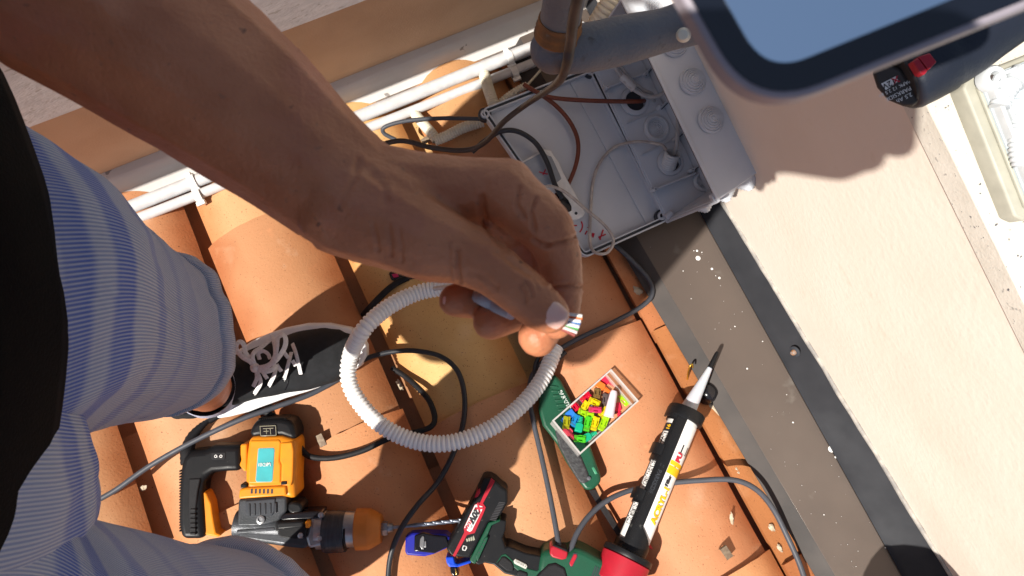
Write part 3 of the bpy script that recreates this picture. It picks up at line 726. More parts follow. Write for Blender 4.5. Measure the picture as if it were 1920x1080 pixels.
for s_, px, py, sz, m_, b_ in (('12V', 1667, 157, .0060, M['ink'], .0001), ('X', 1679, 149.5, .0065, M['redink'], .0002), ('PAPK 12 2.5 B1', 1677, 166, .0036, M['paper'], 0), ('PARKSIDE', 1684, 176, .0042, M['paper'], 0), ('2.5 Ah', 1695, 183, .0042, M['paper'], 0)):
    obj('lettering', text(s_, sz, plane_map(fpt(px, py, .0008), xd, nrm), bold=b_), m_, pw, recalc=False)
up = V(-.1, -.2, 1).normalized()
def hp(px, py, zz): return P(px, py, zz)
for pts in ([(1712, 115), (1722, 108), (1740, 133), (1734, 140), (1726, 138)], [(1722, 106), (1744, 99), (1757, 116), (1742, 131)]):
    obj('release_button', prism([P(x, y, ZC + .0625) for x, y in pts], [P(x, y, ZC + .0625) - V(0, 0, .008) for x, y in pts]), M['red'], pw, bevel=.0008)
# ---------------- second cover on the coping
tr = thing('plastic_tray', 'sunlit white plastic box cover with cream edge on the coping at the right border', 'box cover', P(1880, 200, ZC))
zc0, zc1 = ZC + .001, ZC + .036
o0, o1 = P(1824, 152, zc1 - .010), P(1925, 405, zc1 - .010)
lv = (o1 - o0); ln_ = lv.normalized(); wv = V(-ln_.y, ln_.x, 0) * .16
if wv.x < 0: wv = -wv
wn = wv.normalized()
tw = plain('bright white plastic', (.60, .63, .65), .35)
te = plain('cream plastic edge', (.42, .41, .34), .5)
def trp(a, b, z): return o0 + ln_ * a + wn * b + V(0, 0, z - o0.z)
LT = lv.length + .0
def rect(a0, b0, a1, b1, z, c=.006):
    return [trp(a0 + c, b0, z), trp(a1 - c, b0, z), trp(a1, b0 + c, z), trp(a1, b1 - c, z), trp(a1 - c, b1, z), trp(a0 + c, b1, z), trp(a0, b1 - c, z), trp(a0, b0 + c, z)]
obj('outer_edge', prism(rect(-.004, -.005, LT + .004, .165, zc1 - .016), rect(-.004, -.005, LT + .004, .165, zc0)), te, tr, bevel=.002)
obj('side', prism(rect(0, .003, LT, .16, zc1 - .012), rect(0, .003, LT, .16, zc1 - .0158)), te, tr, bevel=.001)
def frame(a0, b0, a1, b1, w, z0, z1, name, m_):
    bm = bmesh.new()
    rings = [[bm.verts.new(p) for p in r_] for r_ in (rect(a0, b0, a1, b1, z0), rect(a0, b0, a1, b1, z1), rect(a0 + w, b0 + w, a1 - w, b1 - w, z1), rect(a0 + w, b0 + w, a1 - w, b1 - w, z0))]
    for i in range(4):
        for j in range(8): bm.faces.new((rings[i][j], rings[i][(j + 1) % 8], rings[(i + 1) % 4][(j + 1) % 8], rings[(i + 1) % 4][j]))
    obj(name, bm, m_, tr, bevel=.0007)
frame(.002, .006, LT - .002, .158, .003, zc1 - .012, zc1, 'rim', tw)
frame(.008, .012, LT - .008, .152, .0022, zc1 - .012, zc1 - .001, 'rim', tw)
obj('floor', prism(rect(.001, .005, LT - .001, .156, zc1 - .0095), rect(.001, .005, LT - .001, .156, zc1 - .0119)), mat('pale blue white plastic', (.50, .57, .61), (.48, .55, .59), 20, .4), tr)
sc_ = P(1858, 148, zc1 - .006)
obj('screw_post', lathe(sc_, V(0, 0, 1), [(0, -.004), (.004, -.004), (.0045, .006), (.008, .006), (.0095, .004), (.010, -.004)], 22), tw, tr, smooth=40)
obj('screw', lathe(sc_, V(0, 0, 1), [(.003, -.003), (.003, .002), (0, .003)], 8), M['cablebrown'], tr, smooth=40)
for nm, lab, pts, r in [('corrugated_fitting', 'white corrugated pipe fitting lying in the upper corner of the white cover', [(1904, 152), (1892, 166), (1880, 184), (1874, 202)], .0066),
                        ('corrugated_fitting', 'white corrugated pipe fitting standing along the right border in the white cover', [(1914, 212), (1912, 235), (1910, 262), (1912, 290), (1918, 310)], .0066)]:
    pp = [P(x, y, zc1 - .004) for x, y in pts]
    t_ = thing(nm, lab, 'pipe fitting', pp[0], 'fittings in the white cover')
    obj('ribbed_body', corr(pp, r, .0034, .0008, 20, hollow=False), tw, t_, smooth=60)
    a_ = (pp[0] - pp[1]).normalized()
    obj('collar', tube([pp[0] - a_ * .002, pp[0] + a_ * .009], [r * 1.25, r * 1.3], 22), tw, t_, smooth=40)
# ================================================================ TOOLS ON THE ROOF
UPN = V(0, G, 1).normalized()
def tp_(name, px, h0, h1, m, t, bev=.003, flare=0, seg=3, label=None):
    return obj(name, rprism(px, h0, h1, flare=flare), m, t, bevel=bev, seg=seg, label=label)
def Z(ox, oy, s): return lambda *pts: [(ox + x / s, oy + y / s) for x, y in pts]
# ---------------- rotary hammer
q = Z(320, 740, 3.375)
HS = .72
rh = thing('rotary_hammer', 'orange and black rotary hammer lying on the tiles between the sneaker and the right leg', 'power tool', R(500, 900, 0))
md = mat('dark grey cast metal', (.07, .075, .085), (.045, .05, .055), 60, .4, bump=.0003, bscale=600, metal=.4)
silver = mat('bare aluminium', (.45, .46, .48), (.28, .29, .30), 60, .35, metal=.8, bump=.0003, bscale=300)
bl = M['black']
tp_('motor_housing', q((492, 272), (560, 262), (700, 262), (793, 288), (795, 400), (786, 560), (792, 668), (735, 655), (468, 600), (470, 480), (478, 380)), .004, .078, M['orange'], rh, .008, seg=4)
tp_('motor_housing', q((694, 305), (768, 300), (778, 360), (772, 540), (760, 580), (700, 575), (704, 440), (690, 415)), .06, .0815, M['orange'], rh, .002)
tp_('motor_housing', q((500, 290), (688, 285), (700, 305), (690, 420), (700, 445), (696, 562), (486, 566), (490, 400)), .06, .0805, M['orange'], rh, .003)
tp_('collar', q((440, 316), (484, 310), (482, 485), (462, 487), (432, 446), (446, 414), (440, 380)), .02, .070, M['orange'], rh, .003)
tp_('vent_band', q((434, 600), (470, 590), (728, 577), (733, 640), (428, 662)), .004, .084, M['orange'], rh, .003)
for i in range(6):
    x = 513 + i * 25.6
    tp_('vent_slot', q((x - 6, 598), (x + 6, 597), (x + 5, 626), (x - 7, 627)), .07, .0846, M['gasket'], rh, 0)
tp_('end_cap', q((500, 275), (497, 240), (514, 190), (540, 168), (600, 156), (700, 152), (755, 168), (776, 195), (790, 240), (795, 292), (700, 262), (560, 264)), .004, .074, bl, rh, .009, seg=4)
tp_('end_cap', q((560, 195), (668, 190), (672, 262), (564, 266)), .06, .0765, M['blackgloss'], rh, .001)
bm = bmesh.new()
for pts in ([(566, 200), (664, 196)], [(566, 200), (570, 260)], [(664, 196), (668, 257)], [(570, 260), (668, 257)], [(585, 215), (650, 212)], [(588, 232), (620, 231)], [(605, 215), (608, 250)], [(630, 214), (634, 252)]):
    a, b = [R(*p, .0768) for p in q(*pts)]; tube([a, b], .0005, 6, bm)
obj('moulded_print', bm, plain('worn grey print', (.30, .28, .20), .6), rh)
for i in range(14):
    a_ = 555 + i * 13; tp_('knurl', q((a_, 150), (a_ + 7, 149), (a_ + 7, 160), (a_, 161)), .03, .068, bl, rh, .0008)
lab = tp_('nameplate', q((556, 350), (562, 342), (648, 339), (655, 348), (642, 540), (634, 550), (546, 551), (540, 542)), .07, .0817, plain('teal sticker', (.06, .40, .43), .35), rh, .0005)
tp_('nameplate_border', q((552, 346), (560, 338), (650, 335), (659, 346), (646, 543), (636, 554), (544, 555), (536, 543)), .07, .0812, plain('grey teal edge', (.25, .40, .40), .4), rh, .0005)
fm = plane_map(R(494, 871, .0823), R(470, 871.5, .0823) - R(500, 871, .0823), UPN)
obj('lettering', text('YDBI', .0070, fm), M['paper'], rh, recalc=False)
bm = bmesh.new()
for pts in ([(606, 452), (606, 434), (618, 444), (631, 432), (632, 452)], [(611, 431), (619, 436), (627, 430)]):
    tube([R(*p, .0824) for p in q(*pts)], .0007, 6, bm)
obj('emblem', bm, M['paper'], rh)
for x, y in ((460, 578), (715, 560)): tp_('latch', q((x - 18, y - 10), (x + 18, y - 12), (x + 18, y + 10), (x - 18, y + 13)), .06, .084, bl, rh, .001)
tp_('gear_housing', q((428, 664), (733, 642), (735, 740), (700, 770), (690, 800), (560, 835), (418, 836), (424, 740)), .004, .074, md, rh, .006)
tp_('louvre', q((470, 672), (664, 655), (660, 740), (640, 770), (478, 768)), .05, .0765, M['gasket'], rh, .002)
for i in range(6):
    x = 490 + i * 33; tp_('louvre_bar', q((x, 690 - i * 1), (x + 14, 689 - i), (x + 14, 772 - i * 4), (x, 770 - i * 4)), .06, .0785, md, rh, .0015)
obj('screw', lathe(R(*q((571, 792))[0], .074), UPN, [(.006, 0), (.006, .0025), (.0035, .003), (.0033, .001), (0, .001)], 16), silver, rh, smooth=40)
g0, g1 = R(445, 985, .034), R(616, 994, .034); gx = (g1 - g0)
obj('gear_housing', tube(resample([g0, g1], .01)[0], lambda i, t: .0225 + .001 * t, 28), md, rh, smooth=50)
tp_('gear_housing', q((418, 836), (560, 820), (690, 800), (830, 760), (880, 800), (900, 900), (860, 985), (760, 975), (412, 925)), .02, .064, md, rh, .007)
tp_('gear_housing', q((880, 770), (960, 770), (975, 900), (960, 960), (870, 980), (850, 905), (868, 840)), .02, .070, silver, rh, .005)
tp_('gear_housing', q((416, 856), (660, 836), (662, 862), (414, 884)), .05, .0685, md, rh, .002)
tp_('side_knob', q((740, 690), (770, 676), (820, 690), (838, 720), (820, 750), (760, 760), (735, 730)), .02, .070, bl, rh, .006)
tp_('mode_cover', q((690, 780), (720, 752), (900, 740), (960, 742), (958, 775), (880, 790), (700, 800)), .03, .073, M['blackgloss'], rh, .003)
tp_('mode_switch', q((662, 812), (672, 800), (830, 794), (846, 800), (850, 830), (862, 860), (850, 905), (790, 915), (700, 905), (676, 885), (678, 866), (660, 862)), .03, .077, bl, rh, .004)
tp_('mode_lever', q((668, 808), (838, 798), (842, 842), (672, 858)), .06, .081, bl, rh, .003)
tp_('mode_button', q((849, 804), (876, 803), (880, 845), (852, 848)), .06, .083, M['orange'], rh, .002)
for x, y in ((822, 892), (950, 762), (940, 910)): obj('screw', lathe(R(*q((x, y))[0], .077), UPN, [(.004, -.01), (.004, .001), (.002, .0015), (0, .0005)], 14), silver, rh, smooth=40)
def cyl(name, p0, p1, hx, rads, m, n=32, sm_=50, lab=None):
    a, b = R(*p0, hx), R(*p1, hx)
    k = len(rads); return obj(name, tube([a.lerp(b, i / (k - 1)) for i in range(k)], rads, n), m, rh, smooth=sm_, label=lab)
cyl('neck', (596, 994), (668, 992), .036, [.0275, .0275, .026, .0262, .0255], silver)
cyl('tape_wrap', (609, 997), (649, 996), .036, [.029, .0302, .0298, .0305, .0296, .0304, .0300, .0296, .029], mat('black tape', (.014, .016, .022), (.03, .035, .045), 12, .3, stretch=(30, 2, 2), bump=.0008, bscale=30))
cyl('neck_ring', (650, 995), (654, 995), .036, [.0262, .0262], bl)
och = plain('dirty orange plastic', (.55, .17, .02), .5, bump=.0004, bscale=120)
a, b = R(668, 992, .037), R(716, 991, .037)
obj('chuck', tube([a.lerp(b, t) for t in (0, .03, .5, .55, .95, 1)], [.029, .0305, .0302, .030, .0215, .020], 12), och, rh, bevel=.0018)
for i in range(6):
    an = PI * 2 * i / 6
    ax_ = (b - a).normalized(); u_ = UPN; w_ = ax_.cross(u_)
    rr_ = u_ * math.cos(an) + w_ * math.sin(an); tt = ax_.cross(rr_)
    obj('grip_rib', slab(a.lerp(b, .52) + rr_ * .0255 - tt * .003, (b - a) * .42 - rr_ * .008, tt * .006, rr_ * .0035), och, rh, bevel=.001)
cyl('collet', (716, 991), (727, 990), .037, [.010, .0105, .0105, .010], M['steel'], 6, 30)
cyl('collet', (727, 990), (737, 989), .037, [.007, .007, .006], M['steel'], 16)
# drill bit with a spiral flute
a, b = R(736, 989, .037), R(872, 975, .034); ax_ = (b - a).normalized(); u0_ = ax_.cross(V(0, 0, 1)).normalized(); v0_ = ax_.cross(u0_)
bm = bmesh.new(); rings = []; nn = 70
for i in range(nn + 1):
    t = i / nn; rot = 0 if t < .28 else (t - .28) * 26; ring = []
    for k in range(12):
        an = 2 * PI * k / 12; r_ = .0026 if t < .28 else .0033 * (1 - .38 * max(0, math.cos(2 * an)) ** 2)
        ring.append(bm.verts.new(a.lerp(b, t) + (u0_ * math.cos(an + rot) + v0_ * math.sin(an + rot)) * r_))
    rings.append(ring)
for i in range(nn):
    for k in range(12): bm.faces.new((rings[i][k], rings[i][(k + 1) % 12], rings[i + 1][(k + 1) % 12], rings[i + 1][k]))
obj('drill_bit', bm, mat('blue grey steel', (.30, .33, .40), (.18, .2, .24), 60, .4, metal=.85), rh, smooth=50)
# D handle
hd_ = q((446, 322), (446, 487), (360, 490), (262, 498), (225, 520), (208, 560), (196, 640), (206, 780), (214, 920), (60, 920), (44, 820), (46, 640), (56, 480), (70, 400), (120, 360), (210, 350), (270, 325))
tp_('handle', hd_, .010, .062, bl, rh, .011, seg=5)
tp_('handle_grip', q((112, 532), (190, 528), (172, 610), (160, 720), (160, 890), (118, 880), (110, 700)), .04, .0645, M['rubber'], rh, .002)
for i in range(6): tp_('grip_rib', q((120, 722 + i * 30), (156, 722 + i * 30), (158, 738 + i * 30), (122, 738 + i * 30)), .04, .067, M['rubber'], rh, .001)
for i in range(22): tp_('grip_rib', q((52, 480 + i * 18), (64, 480 + i * 18), (64, 490 + i * 18), (52, 490 + i * 18)), .012, .058, M['rubber'], rh, .0008)
tp_('trigger', q((200, 612), (226, 622), (256, 690), (272, 800), (286, 876), (320, 888), (300, 904), (214, 888)), .018, .052, M['orange'], rh, .004)
tp_('switch_plate', q((255, 372), (262, 364), (344, 363), (350, 372), (345, 405), (338, 412), (262, 412), (254, 404)), .05, .0632, M['rubber'], rh, .001)
tp_('switch', q((266, 380), (335, 378), (332, 400), (268, 402)), .05, .0645, M['blackgloss'], rh, .002)
for x in (285, 318): obj('switch_print', lathe(R(*q((x, 390))[0], .0646), UPN, [(.0022, 0), (.0022, .0003), (.0014, .0003), (.0014, 0)], 14), M['paper'], rh)
obj('strain_relief', tube(spline([R(355, 868, .04), R(352, 845, .04), R(360, 820, .035), R(377, 800, .03), R(392, 788, .025)], 6), [.0125 - .0004 * i + .0008 * (i % 2) for i in range(25)], 14), M['rubber'], rh, smooth=50)
cable('rubber_cable', 'black rubber hammer cord running under the shoe and round inside the conduit loop', rpts([(392, 790, .02), (415, 778, .016), (450, 770, .012), (495, 772, .01), (540, 800, .012), (568, 846, .018), (590, 858, .020), (630, 858, .022), (680, 845, .024), (730, 822, .024), (780, 810, .018), (808, 800, .016), (815, 782, .014), (805, 752, .010), (785, 728, .0), (760, 706, -.02), (735, 690, -.03)]), .0046, M['rubber'], cat='cable')

# ---------------- cordless caulking gun
HS = .8
q = Z(700, 780, 3.4286)
g2 = Z(820, 880, 5.4); g3 = Z(1000, 980, 6.4)
cg = thing('caulking_gun', 'green and black caulking gun with red collar and battery, lying at the bottom border', 'power tool', R(1100, 1060, 0))
gr = M['green']
tp_('body', g3((90, 380), (140, 345), (200, 330), (430, 350), (520, 300), (640, 350), (860, 470), (1180, 640), (1400, 760), (1300, 1000), (500, 1000), (300, 900), (100, 760), (60, 560)), .0, .058, gr, cg, .009, seg=4)
tp_('handle', g2((360, 940), (330, 925), (520, 545), (640, 505), (700, 520), (690, 620), (660, 700), (690, 790), (720, 780), (900, 850), (1060, 880), (1140, 960), (1080, 1100), (800, 1090), (680, 1060), (570, 970), (480, 950), (420, 975)), .002, .052, bl, cg, .008, seg=4)
tp_('body', g2((590, 960), (650, 870), (690, 855), (720, 880), (770, 930), (930, 1010), (1010, 1030), (1060, 985), (1060, 870), (1150, 860), (1200, 1000), (1000, 1120), (930, 1120), (780, 1000), (650, 900)), .02, .0535, gr, cg, .0025)
for pts in ([(612, 960), (650, 885), (690, 885), (755, 940), (775, 985), (770, 1040), (700, 1030)], [(800, 1045), (830, 1020), (915, 1050), (915, 1120), (820, 1120)]):
    tp_('grip_pad', g2(*pts), .03, .056, M['rubber'], cg, .002)
tp_('grip_pad', g3((120, 560), (180, 500), (265, 484), (380, 545), (420, 680), (380, 800), (140, 800), (0, 700)), .03, .061, M['rubber'], cg, .003)
tp_('badge', g2((790, 908), (902, 965), (912, 985), (895, 1012), (780, 955), (772, 930)), .03, .0545, plain('pale badge', (.62, .62, .56), .4), cg, .0006)
fm = plane_map(R(976, 1057.5, .0556), R(995, 1067, .0556) - R(960, 1048, .0556), UPN)
obj('lettering', text('PARKSIDE X', .0032, fm), M['ink'], cg, recalc=False)
# battery
bt = [(460, 100), (480, 82), (540, 86), (585, 110), (650, 170), (712, 215), (715, 340), (640, 470), (512, 545), (330, 905), (130, 885), (85, 800), (200, 600), (370, 290)]
tp_('battery', g2(*bt), .004, .062, bl, cg, .005, seg=3)
tp_('battery_stripe', g2((545, 92), (582, 122), (462, 345), (490, 385), (470, 440), (378, 645), (300, 665), (180, 885), (115, 860), (155, 875), (272, 640), (268, 590), (380, 355), (435, 335)), .03, .0635, M['red'], cg, .0012)
tp_('battery_stripe', g2((400, 225), (432, 190), (435, 235), (410, 280), (372, 292)), .03, .0632, M['red'], cg, .001)
tp_('label', g2((380, 362), (395, 355), (460, 378), (462, 395), (350, 620), (330, 634), (275, 610), (272, 590)), .03, .0642, M['paper'], cg, .0004)
xd = R(*g2((290, 590))[0], .064) - R(*g2((415, 375))[0], .064)
for s_, x, y, sz, m_, b_ in (('20V', 375, 462, .0125, M['ink'], .0006), ('X', 418, 388, .013, M['redink'], .0008), ('TEAM', 312, 560, .0065, M['redink'], .0002), ('POWERED BY', 378, 520, .0040, M['ink'], 0)):
    obj('lettering', text(s_, sz, plane_map(R(*g2((x, y))[0], .0645), xd, UPN), bold=b_, shear=.2), m_, cg, recalc=False)
for i in range(4):
    x = 290 + i * 22; tp_('charge_mark', g2((x, 706 - i * 6), (x + 12, 700 - i * 10), (x + 24, 724 - i * 4), (x + 8, 736 - i * 4)), .05, .0627, plain('grey green print', (.35, .36, .28), .5), cg, 0)
tp_('charge_button', g2((250, 800), (262, 768), (300, 780), (302, 800), (285, 828), (252, 820)), .05, .0632, plain('pale print', (.6, .6, .58), .5), cg, .0005)
tp_('charge_button', g2((260, 800), (268, 780), (290, 786), (280, 818), (262, 812)), .05, .0636, bl, cg, .0002)
for i in range(12):
    t = i / 12; x, y = 625 - 100 * t, 330 + 190 * t
    tp_('battery_rib', g2((x, y), (x + 62, y + 8), (x + 58, y + 16), (x - 4, y + 8)), .03, .059 + .0045, plain('worn black plastic', (.05, .05, .055), .5) if i == 0 else bpy.data.materials['worn black plastic'], cg, 0)
tp_('battery_latch', g2((668, 260), (684, 222), (712, 232), (714, 320), (700, 330)), .02, .058, plain('dull silver', (.3, .33, .34), .4), cg, .001)
tp_('foot', g2((326, 925), (510, 560), (520, 540), (640, 505), (636, 530), (550, 570), (385, 962), (350, 950)), .002, .0585, gr, cg, .002)
tp_('foot', g2((388, 870), (482, 690), (516, 686), (505, 720), (405, 940)), .03, .0598, gr, cg, .001)
for i in range(5):
    t = i / 5; x, y = 476 - 70 * t, 715 + 150 * t; tp_('screw_hole', g2((x, y), (x + 12, y + 4), (x + 8, y + 14), (x - 4, y + 10)), .05, .060, M['gasket'], cg, 0)
tp_('foot', g2((520, 590), (600, 545), (690, 540), (690, 590), (640, 700), (540, 900), (440, 950), (400, 940)), .01, .050, M['rubber'], cg, .006)
# speed wheel and buttons
tp_('speed_wheel', g3((200, 350), (205, 300), (235, 275), (300, 300), (415, 350), (410, 400), (395, 440), (340, 450), (230, 420), (195, 380)), .03, .063, M['red'], cg, .004)
tp_('wheel_slot', g3((240, 262), (300, 280), (400, 320), (418, 350), (390, 382), (320, 370), (250, 320), (232, 290)), .03, .0622, M['rubber'], cg, .002)
tp_('button', g3((488, 378), (520, 380), (524, 410), (466, 526), (446, 524), (432, 488)), .04, .0598, M['red'], cg, .001)
tp_('button_rim', g3((484, 362), (528, 366), (532, 414), (470, 534), (442, 532), (424, 486)), .04, .0588, M['gasket'], cg, 0)
tp_('button', g3((1395, 315), (1400, 300), (1430, 310), (1440, 325)), 0, .03, M['red'], cg, .001)
for i in range(4):
    x = 745 + i * 26; tp_('vent', g3((x, 520 + i * 14), (x + 11, 524 + i * 14), (x - 40, 660 + i * 14), (x - 52, 654 + i * 14)), .04, .0592, M['gasket'], cg, 0)
# barrel: red collar, black half shell, end ring
HX = .034
ca, cb = R(1180, 1034, HX), R(1289, 770, HX)
cax = (cb - ca).normalized(); cn = (UPN - cax * UPN.dot(cax)).normalized(); cs_ = cax.cross(cn)
L_ = (cb - ca).length
def cyl_pt(s, ang, r): return ca + cax * s + (cn * math.cos(ang) + cs_ * math.sin(ang)) * r
obj('collar', tube([ca + cax * t for t in (-.052, -.048, -.030, -.012, -.010)], [.026, .0345, .0358, .0362, .034], 36), M['red'], cg, smooth=40)
obj('collar_ring', tube([ca + cax * t for t in (-.010, -.009, -.002, 0)], [.0365, .0372, .0366, .030], 36), bl, cg, smooth=40)
obj('end_ring', tube([cb + cax * t for t in (-.018, -.017, -.0165, -.002, 0)], [.0262, .0272, .0285, .0290, .0275], 36), bl, cg, smooth=40)
def shell(r0, r1, mask, ns, na, m, name, s0, s1, a0, a1, bev=.0006):
    bm = bmesh.new(); g_ = {}
    def vv(i, j, r):
        k = (i, j, r)
        if k not in g_: g_[k] = bm.verts.new(cyl_pt(s0 + (s1 - s0) * i / ns, a0 + (a1 - a0) * j / na, r))
        return g_[k]
    on = lambda i, j: 0 <= i < ns and 0 <= j < na and mask((i + .5) / ns, (j + .5) / na)
    for i in range(ns):
        for j in range(na):
            if not on(i, j): continue
            bm.faces.new((vv(i, j, r1), vv(i + 1, j, r1), vv(i + 1, j + 1, r1), vv(i, j + 1, r1)))
            bm.faces.new((vv(i, j, r0), vv(i, j + 1, r0), vv(i + 1, j + 1, r0), vv(i + 1, j, r0)))
            for (di, dj, e) in ((-1, 0, ((i, j), (i, j + 1))), (1, 0, ((i + 1, j), (i + 1, j + 1))), (0, -1, ((i, j), (i + 1, j))), (0, 1, ((i, j + 1), (i + 1, j + 1)))):
                if not on(i + di, j + dj): bm.faces.new((vv(*e[0], r0), vv(*e[0], r1), vv(*e[1], r1), vv(*e[1], r0)))
    return obj(name, bm, m, cg, smooth=40)
# angle grows towards: +cs_ ; find which side is the photo's left
left_sign = 1 if cs_.x < 0 else -1
def smask(s, j):
    a = (-PI + 2 * PI * j) * left_sign * 1.0         # + is left in the photo
    deg = math.degrees(a)
    if s < .06 or s > .955: return True
    if -4 < deg < 42: return True
    if abs(deg) > 140: return True
    if deg > 0: return .16 < s < .0 or (.30 < s < .36) or (.60 < s < .68) or s > .905 or (s < .0)
    if deg < 0:
        return s < .05 + .12 * max(0, min(1, (deg + 75) / 70)) 
shell(.0232, .0252, smask, 200, 120, bl, 'barrel', -.001, L_ - .004, -PI, PI)
for s_ in (.31, .63, .90):   # loops standing off on the left side
    bm = bmesh.new(); w_ = .017
    for k in range(9):
        a0 = left_sign * (.55 + .13 * k); a1 = left_sign * (.55 + .13 * (k + 1))
        f_ = lambda a: .0262 + .0035 * math.sin(min(1, (abs(a) - .55) / .6) * PI / 2)
        o_ = [cyl_pt(L_ * s_ + dz, a_, f_(a_) + dr) for a_, dz, dr in ((a0, 0, 0), (a1, 0, 0), (a1, w_, 0), (a0, w_, 0))]
        i_ = [cyl_pt(L_ * s_ + dz, a_, f_(a_) + dr) for a_, dz, dr in ((a0, 0, -.003), (a1, 0, -.003), (a1, w_, -.003), (a0, w_, -.003))]
        prism(o_, i_, bm)
    obj('barrel_strap', bm, bl, cg)
bm = bmesh.new()
for k in (-2, -1, 0, 1, 2):
    for s0, s1 in ((.08, .40), (.72, .92)):
        a_ = k * .07 + left_sign * .32
        tube([cyl_pt(L_ * s0, a_, .0252), cyl_pt(L_ * s1, a_, .0252)], .0004, 6, bm)
tag(obj('barrel_ribs', bm, M['rubber'], cg), kind='stuff')
def wrap(s0, a0, r, flip=1):     # text running along the barrel
    return lambda x, y: cyl_pt(s0 - flip * x, a0 + flip * y / r * -left_sign * -1, r)
def wraptext(s, size, s0, a0, r, m, par, bold=0, shear=0, down=True, name='lettering'):
    # down: reading from the nozzle towards the collar
    if down: f = lambda x, y: cyl_pt(s0 - x, a0 - left_sign * y / r, r)
    else: f = lambda x, y: cyl_pt(s0 + x, a0 + left_sign * y / r, r)
    return obj(name, text(s, size, f, bold=bold, shear=shear), m, par, recalc=False)
wraptext('//  PARKSIDE', .0085, L_ * .48, left_sign * .30, .02535, M['gasket'], cg, .0002)
# cartridge inside the barrel
ct_ = thing('sealant_cartridge', 'white acrylic sealant cartridge with yellow lettering and long white nozzle held in the gun barrel', 'cartridge', R(1240, 900, 0))
rc = .0226
obj('tube', tube([ca + cax * t for t in (0, .002, L_ - .008, L_ - .003)], [.0215, rc, rc, .0215], 40), M['paper'], ct_, smooth=40)
def patch(name, s0, s1, a0, a1, m, dr=.0003, n=8):
    bm = bmesh.new(); g_ = [[bm.verts.new(cyl_pt((s0 + (s1 - s0) * i / n) * L_, (a0 + (a1 - a0) * j / n) * left_sign, rc + dr)) for j in range(n + 1)] for i in range(n + 1)]
    for i in range(n):
        for j in range(n): bm.faces.new((g_[i][j], g_[i + 1][j], g_[i + 1][j + 1], g_[i][j + 1]))
    return obj(name, bm, m, ct_, smooth=60)
patch('black_band', .60, .76, -2.2, 2.2, M['ink']); 
patch('label_white', .76, .90, -2.2, .2, M['paper'], .0004)
patch('label_yellow', .545, .60, -2.2, -.1, M['yellow'], .0004)
patch('label_yellow', .605, .635, -2.2, -.1, M['yellow'], .0005); patch('label_white', .635, .70, -2.2, -.1, M['paper'], .0005)
patch('black_edge', .05, .80, 1.35, 1.9, M['ink'], .0003)
patch('label_yellow', .80, .86, .35, 1.9, M['ink'], .0003)
wraptext('ACRYL-1', .0150, L_ * .34, -left_sign * .60, rc + .0013, M['yellow'], ct_, .0008, down=False)
wraptext('Filler', .0085, L_ * .50, -left_sign * .45, rc + .0012, M['ink'], ct_, .0004, down=False)
wraptext('PU', .012, L_ * .668, -left_sign * .55, rc + .0014, M['redink'], ct_, .0008, down=False)
wraptext('16', .009, L_ * .83, left_sign * .95, rc + .0007, M['yellow'], ct_, .0004, down=False)
bm = bmesh.new(); rr_ = random.Random(4)
for blk in ((.69, .79), (.40, .60), (.15, .30)):
    s_ = blk[0]
    while s_ < blk[1]:
        w_ = rr_.choice((.0025, .004, .006)); a0 = left_sign * .78; a1 = left_sign * rr_.uniform(1.1, 1.3)
        pts = [cyl_pt(s_ * L_, a0, rc + .0005), cyl_pt((s_ + w_) * L_, a0, rc + .0005), cyl_pt((s_ + w_) * L_, a1, rc + .0005), cyl_pt(s_ * L_, a1, rc + .0005)]
        bm.faces.new([bm.verts.new(p) for p in pts]); s_ += w_ + rr_.choice((.003, .005, .008))
tag(obj('barcode', bm, M['ink'], ct_), kind='stuff')
n0 = cb + cax * -.001; n1 = R(1331, 690, HX + .012)
nd = (n1 - n0).normalized(); nl = (n1 - n0).length
obj('nozzle', tube([n0 + nd * nl * t for t in (0, .02, .5, 1)], [.0130, .0128, .0085, .0040], 24), mat('milky plastic', (.50, .53, .58), (.47, .50, .55), 20, .35, sss=.2), ct_, smooth=50)
n2 = R(1345, 660, HX + .016)
obj('nozzle_tip', tube([n1, n1.lerp(n2, .9), n2], [.0043, .0030, .0022], 16), bl, ct_, smooth=50)
tag(obj('round_cap', lathe(R(1322, 741, -.02), (UPN + V(.2, .2, 0)), [(0, .024), (.007, .024), (.013, .020), (.016, .010), (.0165, 0), (.013, -.004)], 30), M['blackgloss'], smooth=40), 'round glossy black cap lying behind the cartridge nozzle next to the flashing', 'cap')

HS = .6
# ---------------- green handled tool under the clear box
q = Z(1000, 640, 3.8575)
kn = thing('hand_saw', 'green and black handled tool lying under the clear connector box', 'hand tool', R(1080, 820, 0))
tp_('handle', [(1010, 770), (1012, 740), (1022, 712), (1040, 703), (1052, 714), (1068, 745), (1090, 790), (1112, 850), (1127, 893), (1128, 905), (1112, 920), (1098, 921), (1086, 905), (1062, 868), (1045, 835), (1030, 815), (1018, 800)], -.004, .030, gr, kn, .006, seg=4)
for i in range(7): tp_('rib', [(1030 + i * 3.2, 722 + i * 9), (1046 + i * 4.6, 724 + i * 8), (1047 + i * 4.6, 727 + i * 8), (1031 + i * 3.2, 726 + i * 9)], .02, .033, gr, kn, .0008)
tp_('grip', [(1040, 808), (1060, 800), (1078, 832), (1092, 860), (1104, 888), (1106, 903), (1094, 908), (1086, 905), (1066, 872), (1048, 838)], .01, .034, mat('hatched rubber', (.05, .052, .055), (.03, .03, .033), 200, .6, bump=.0008, bscale=380, detail=0), kn, .004)
tp_('button', [(1109, 877), (1114, 875), (1121, 888), (1116, 890)], .02, .0325, plain('light green plastic', (.05, .26, .14), .4), kn, .001)
obj('screw', lathe(R(1104, 897, .034), UPN, [(.003, -.002), (.003, .0005), (0, .0008)], 12), M['steel'], kn)
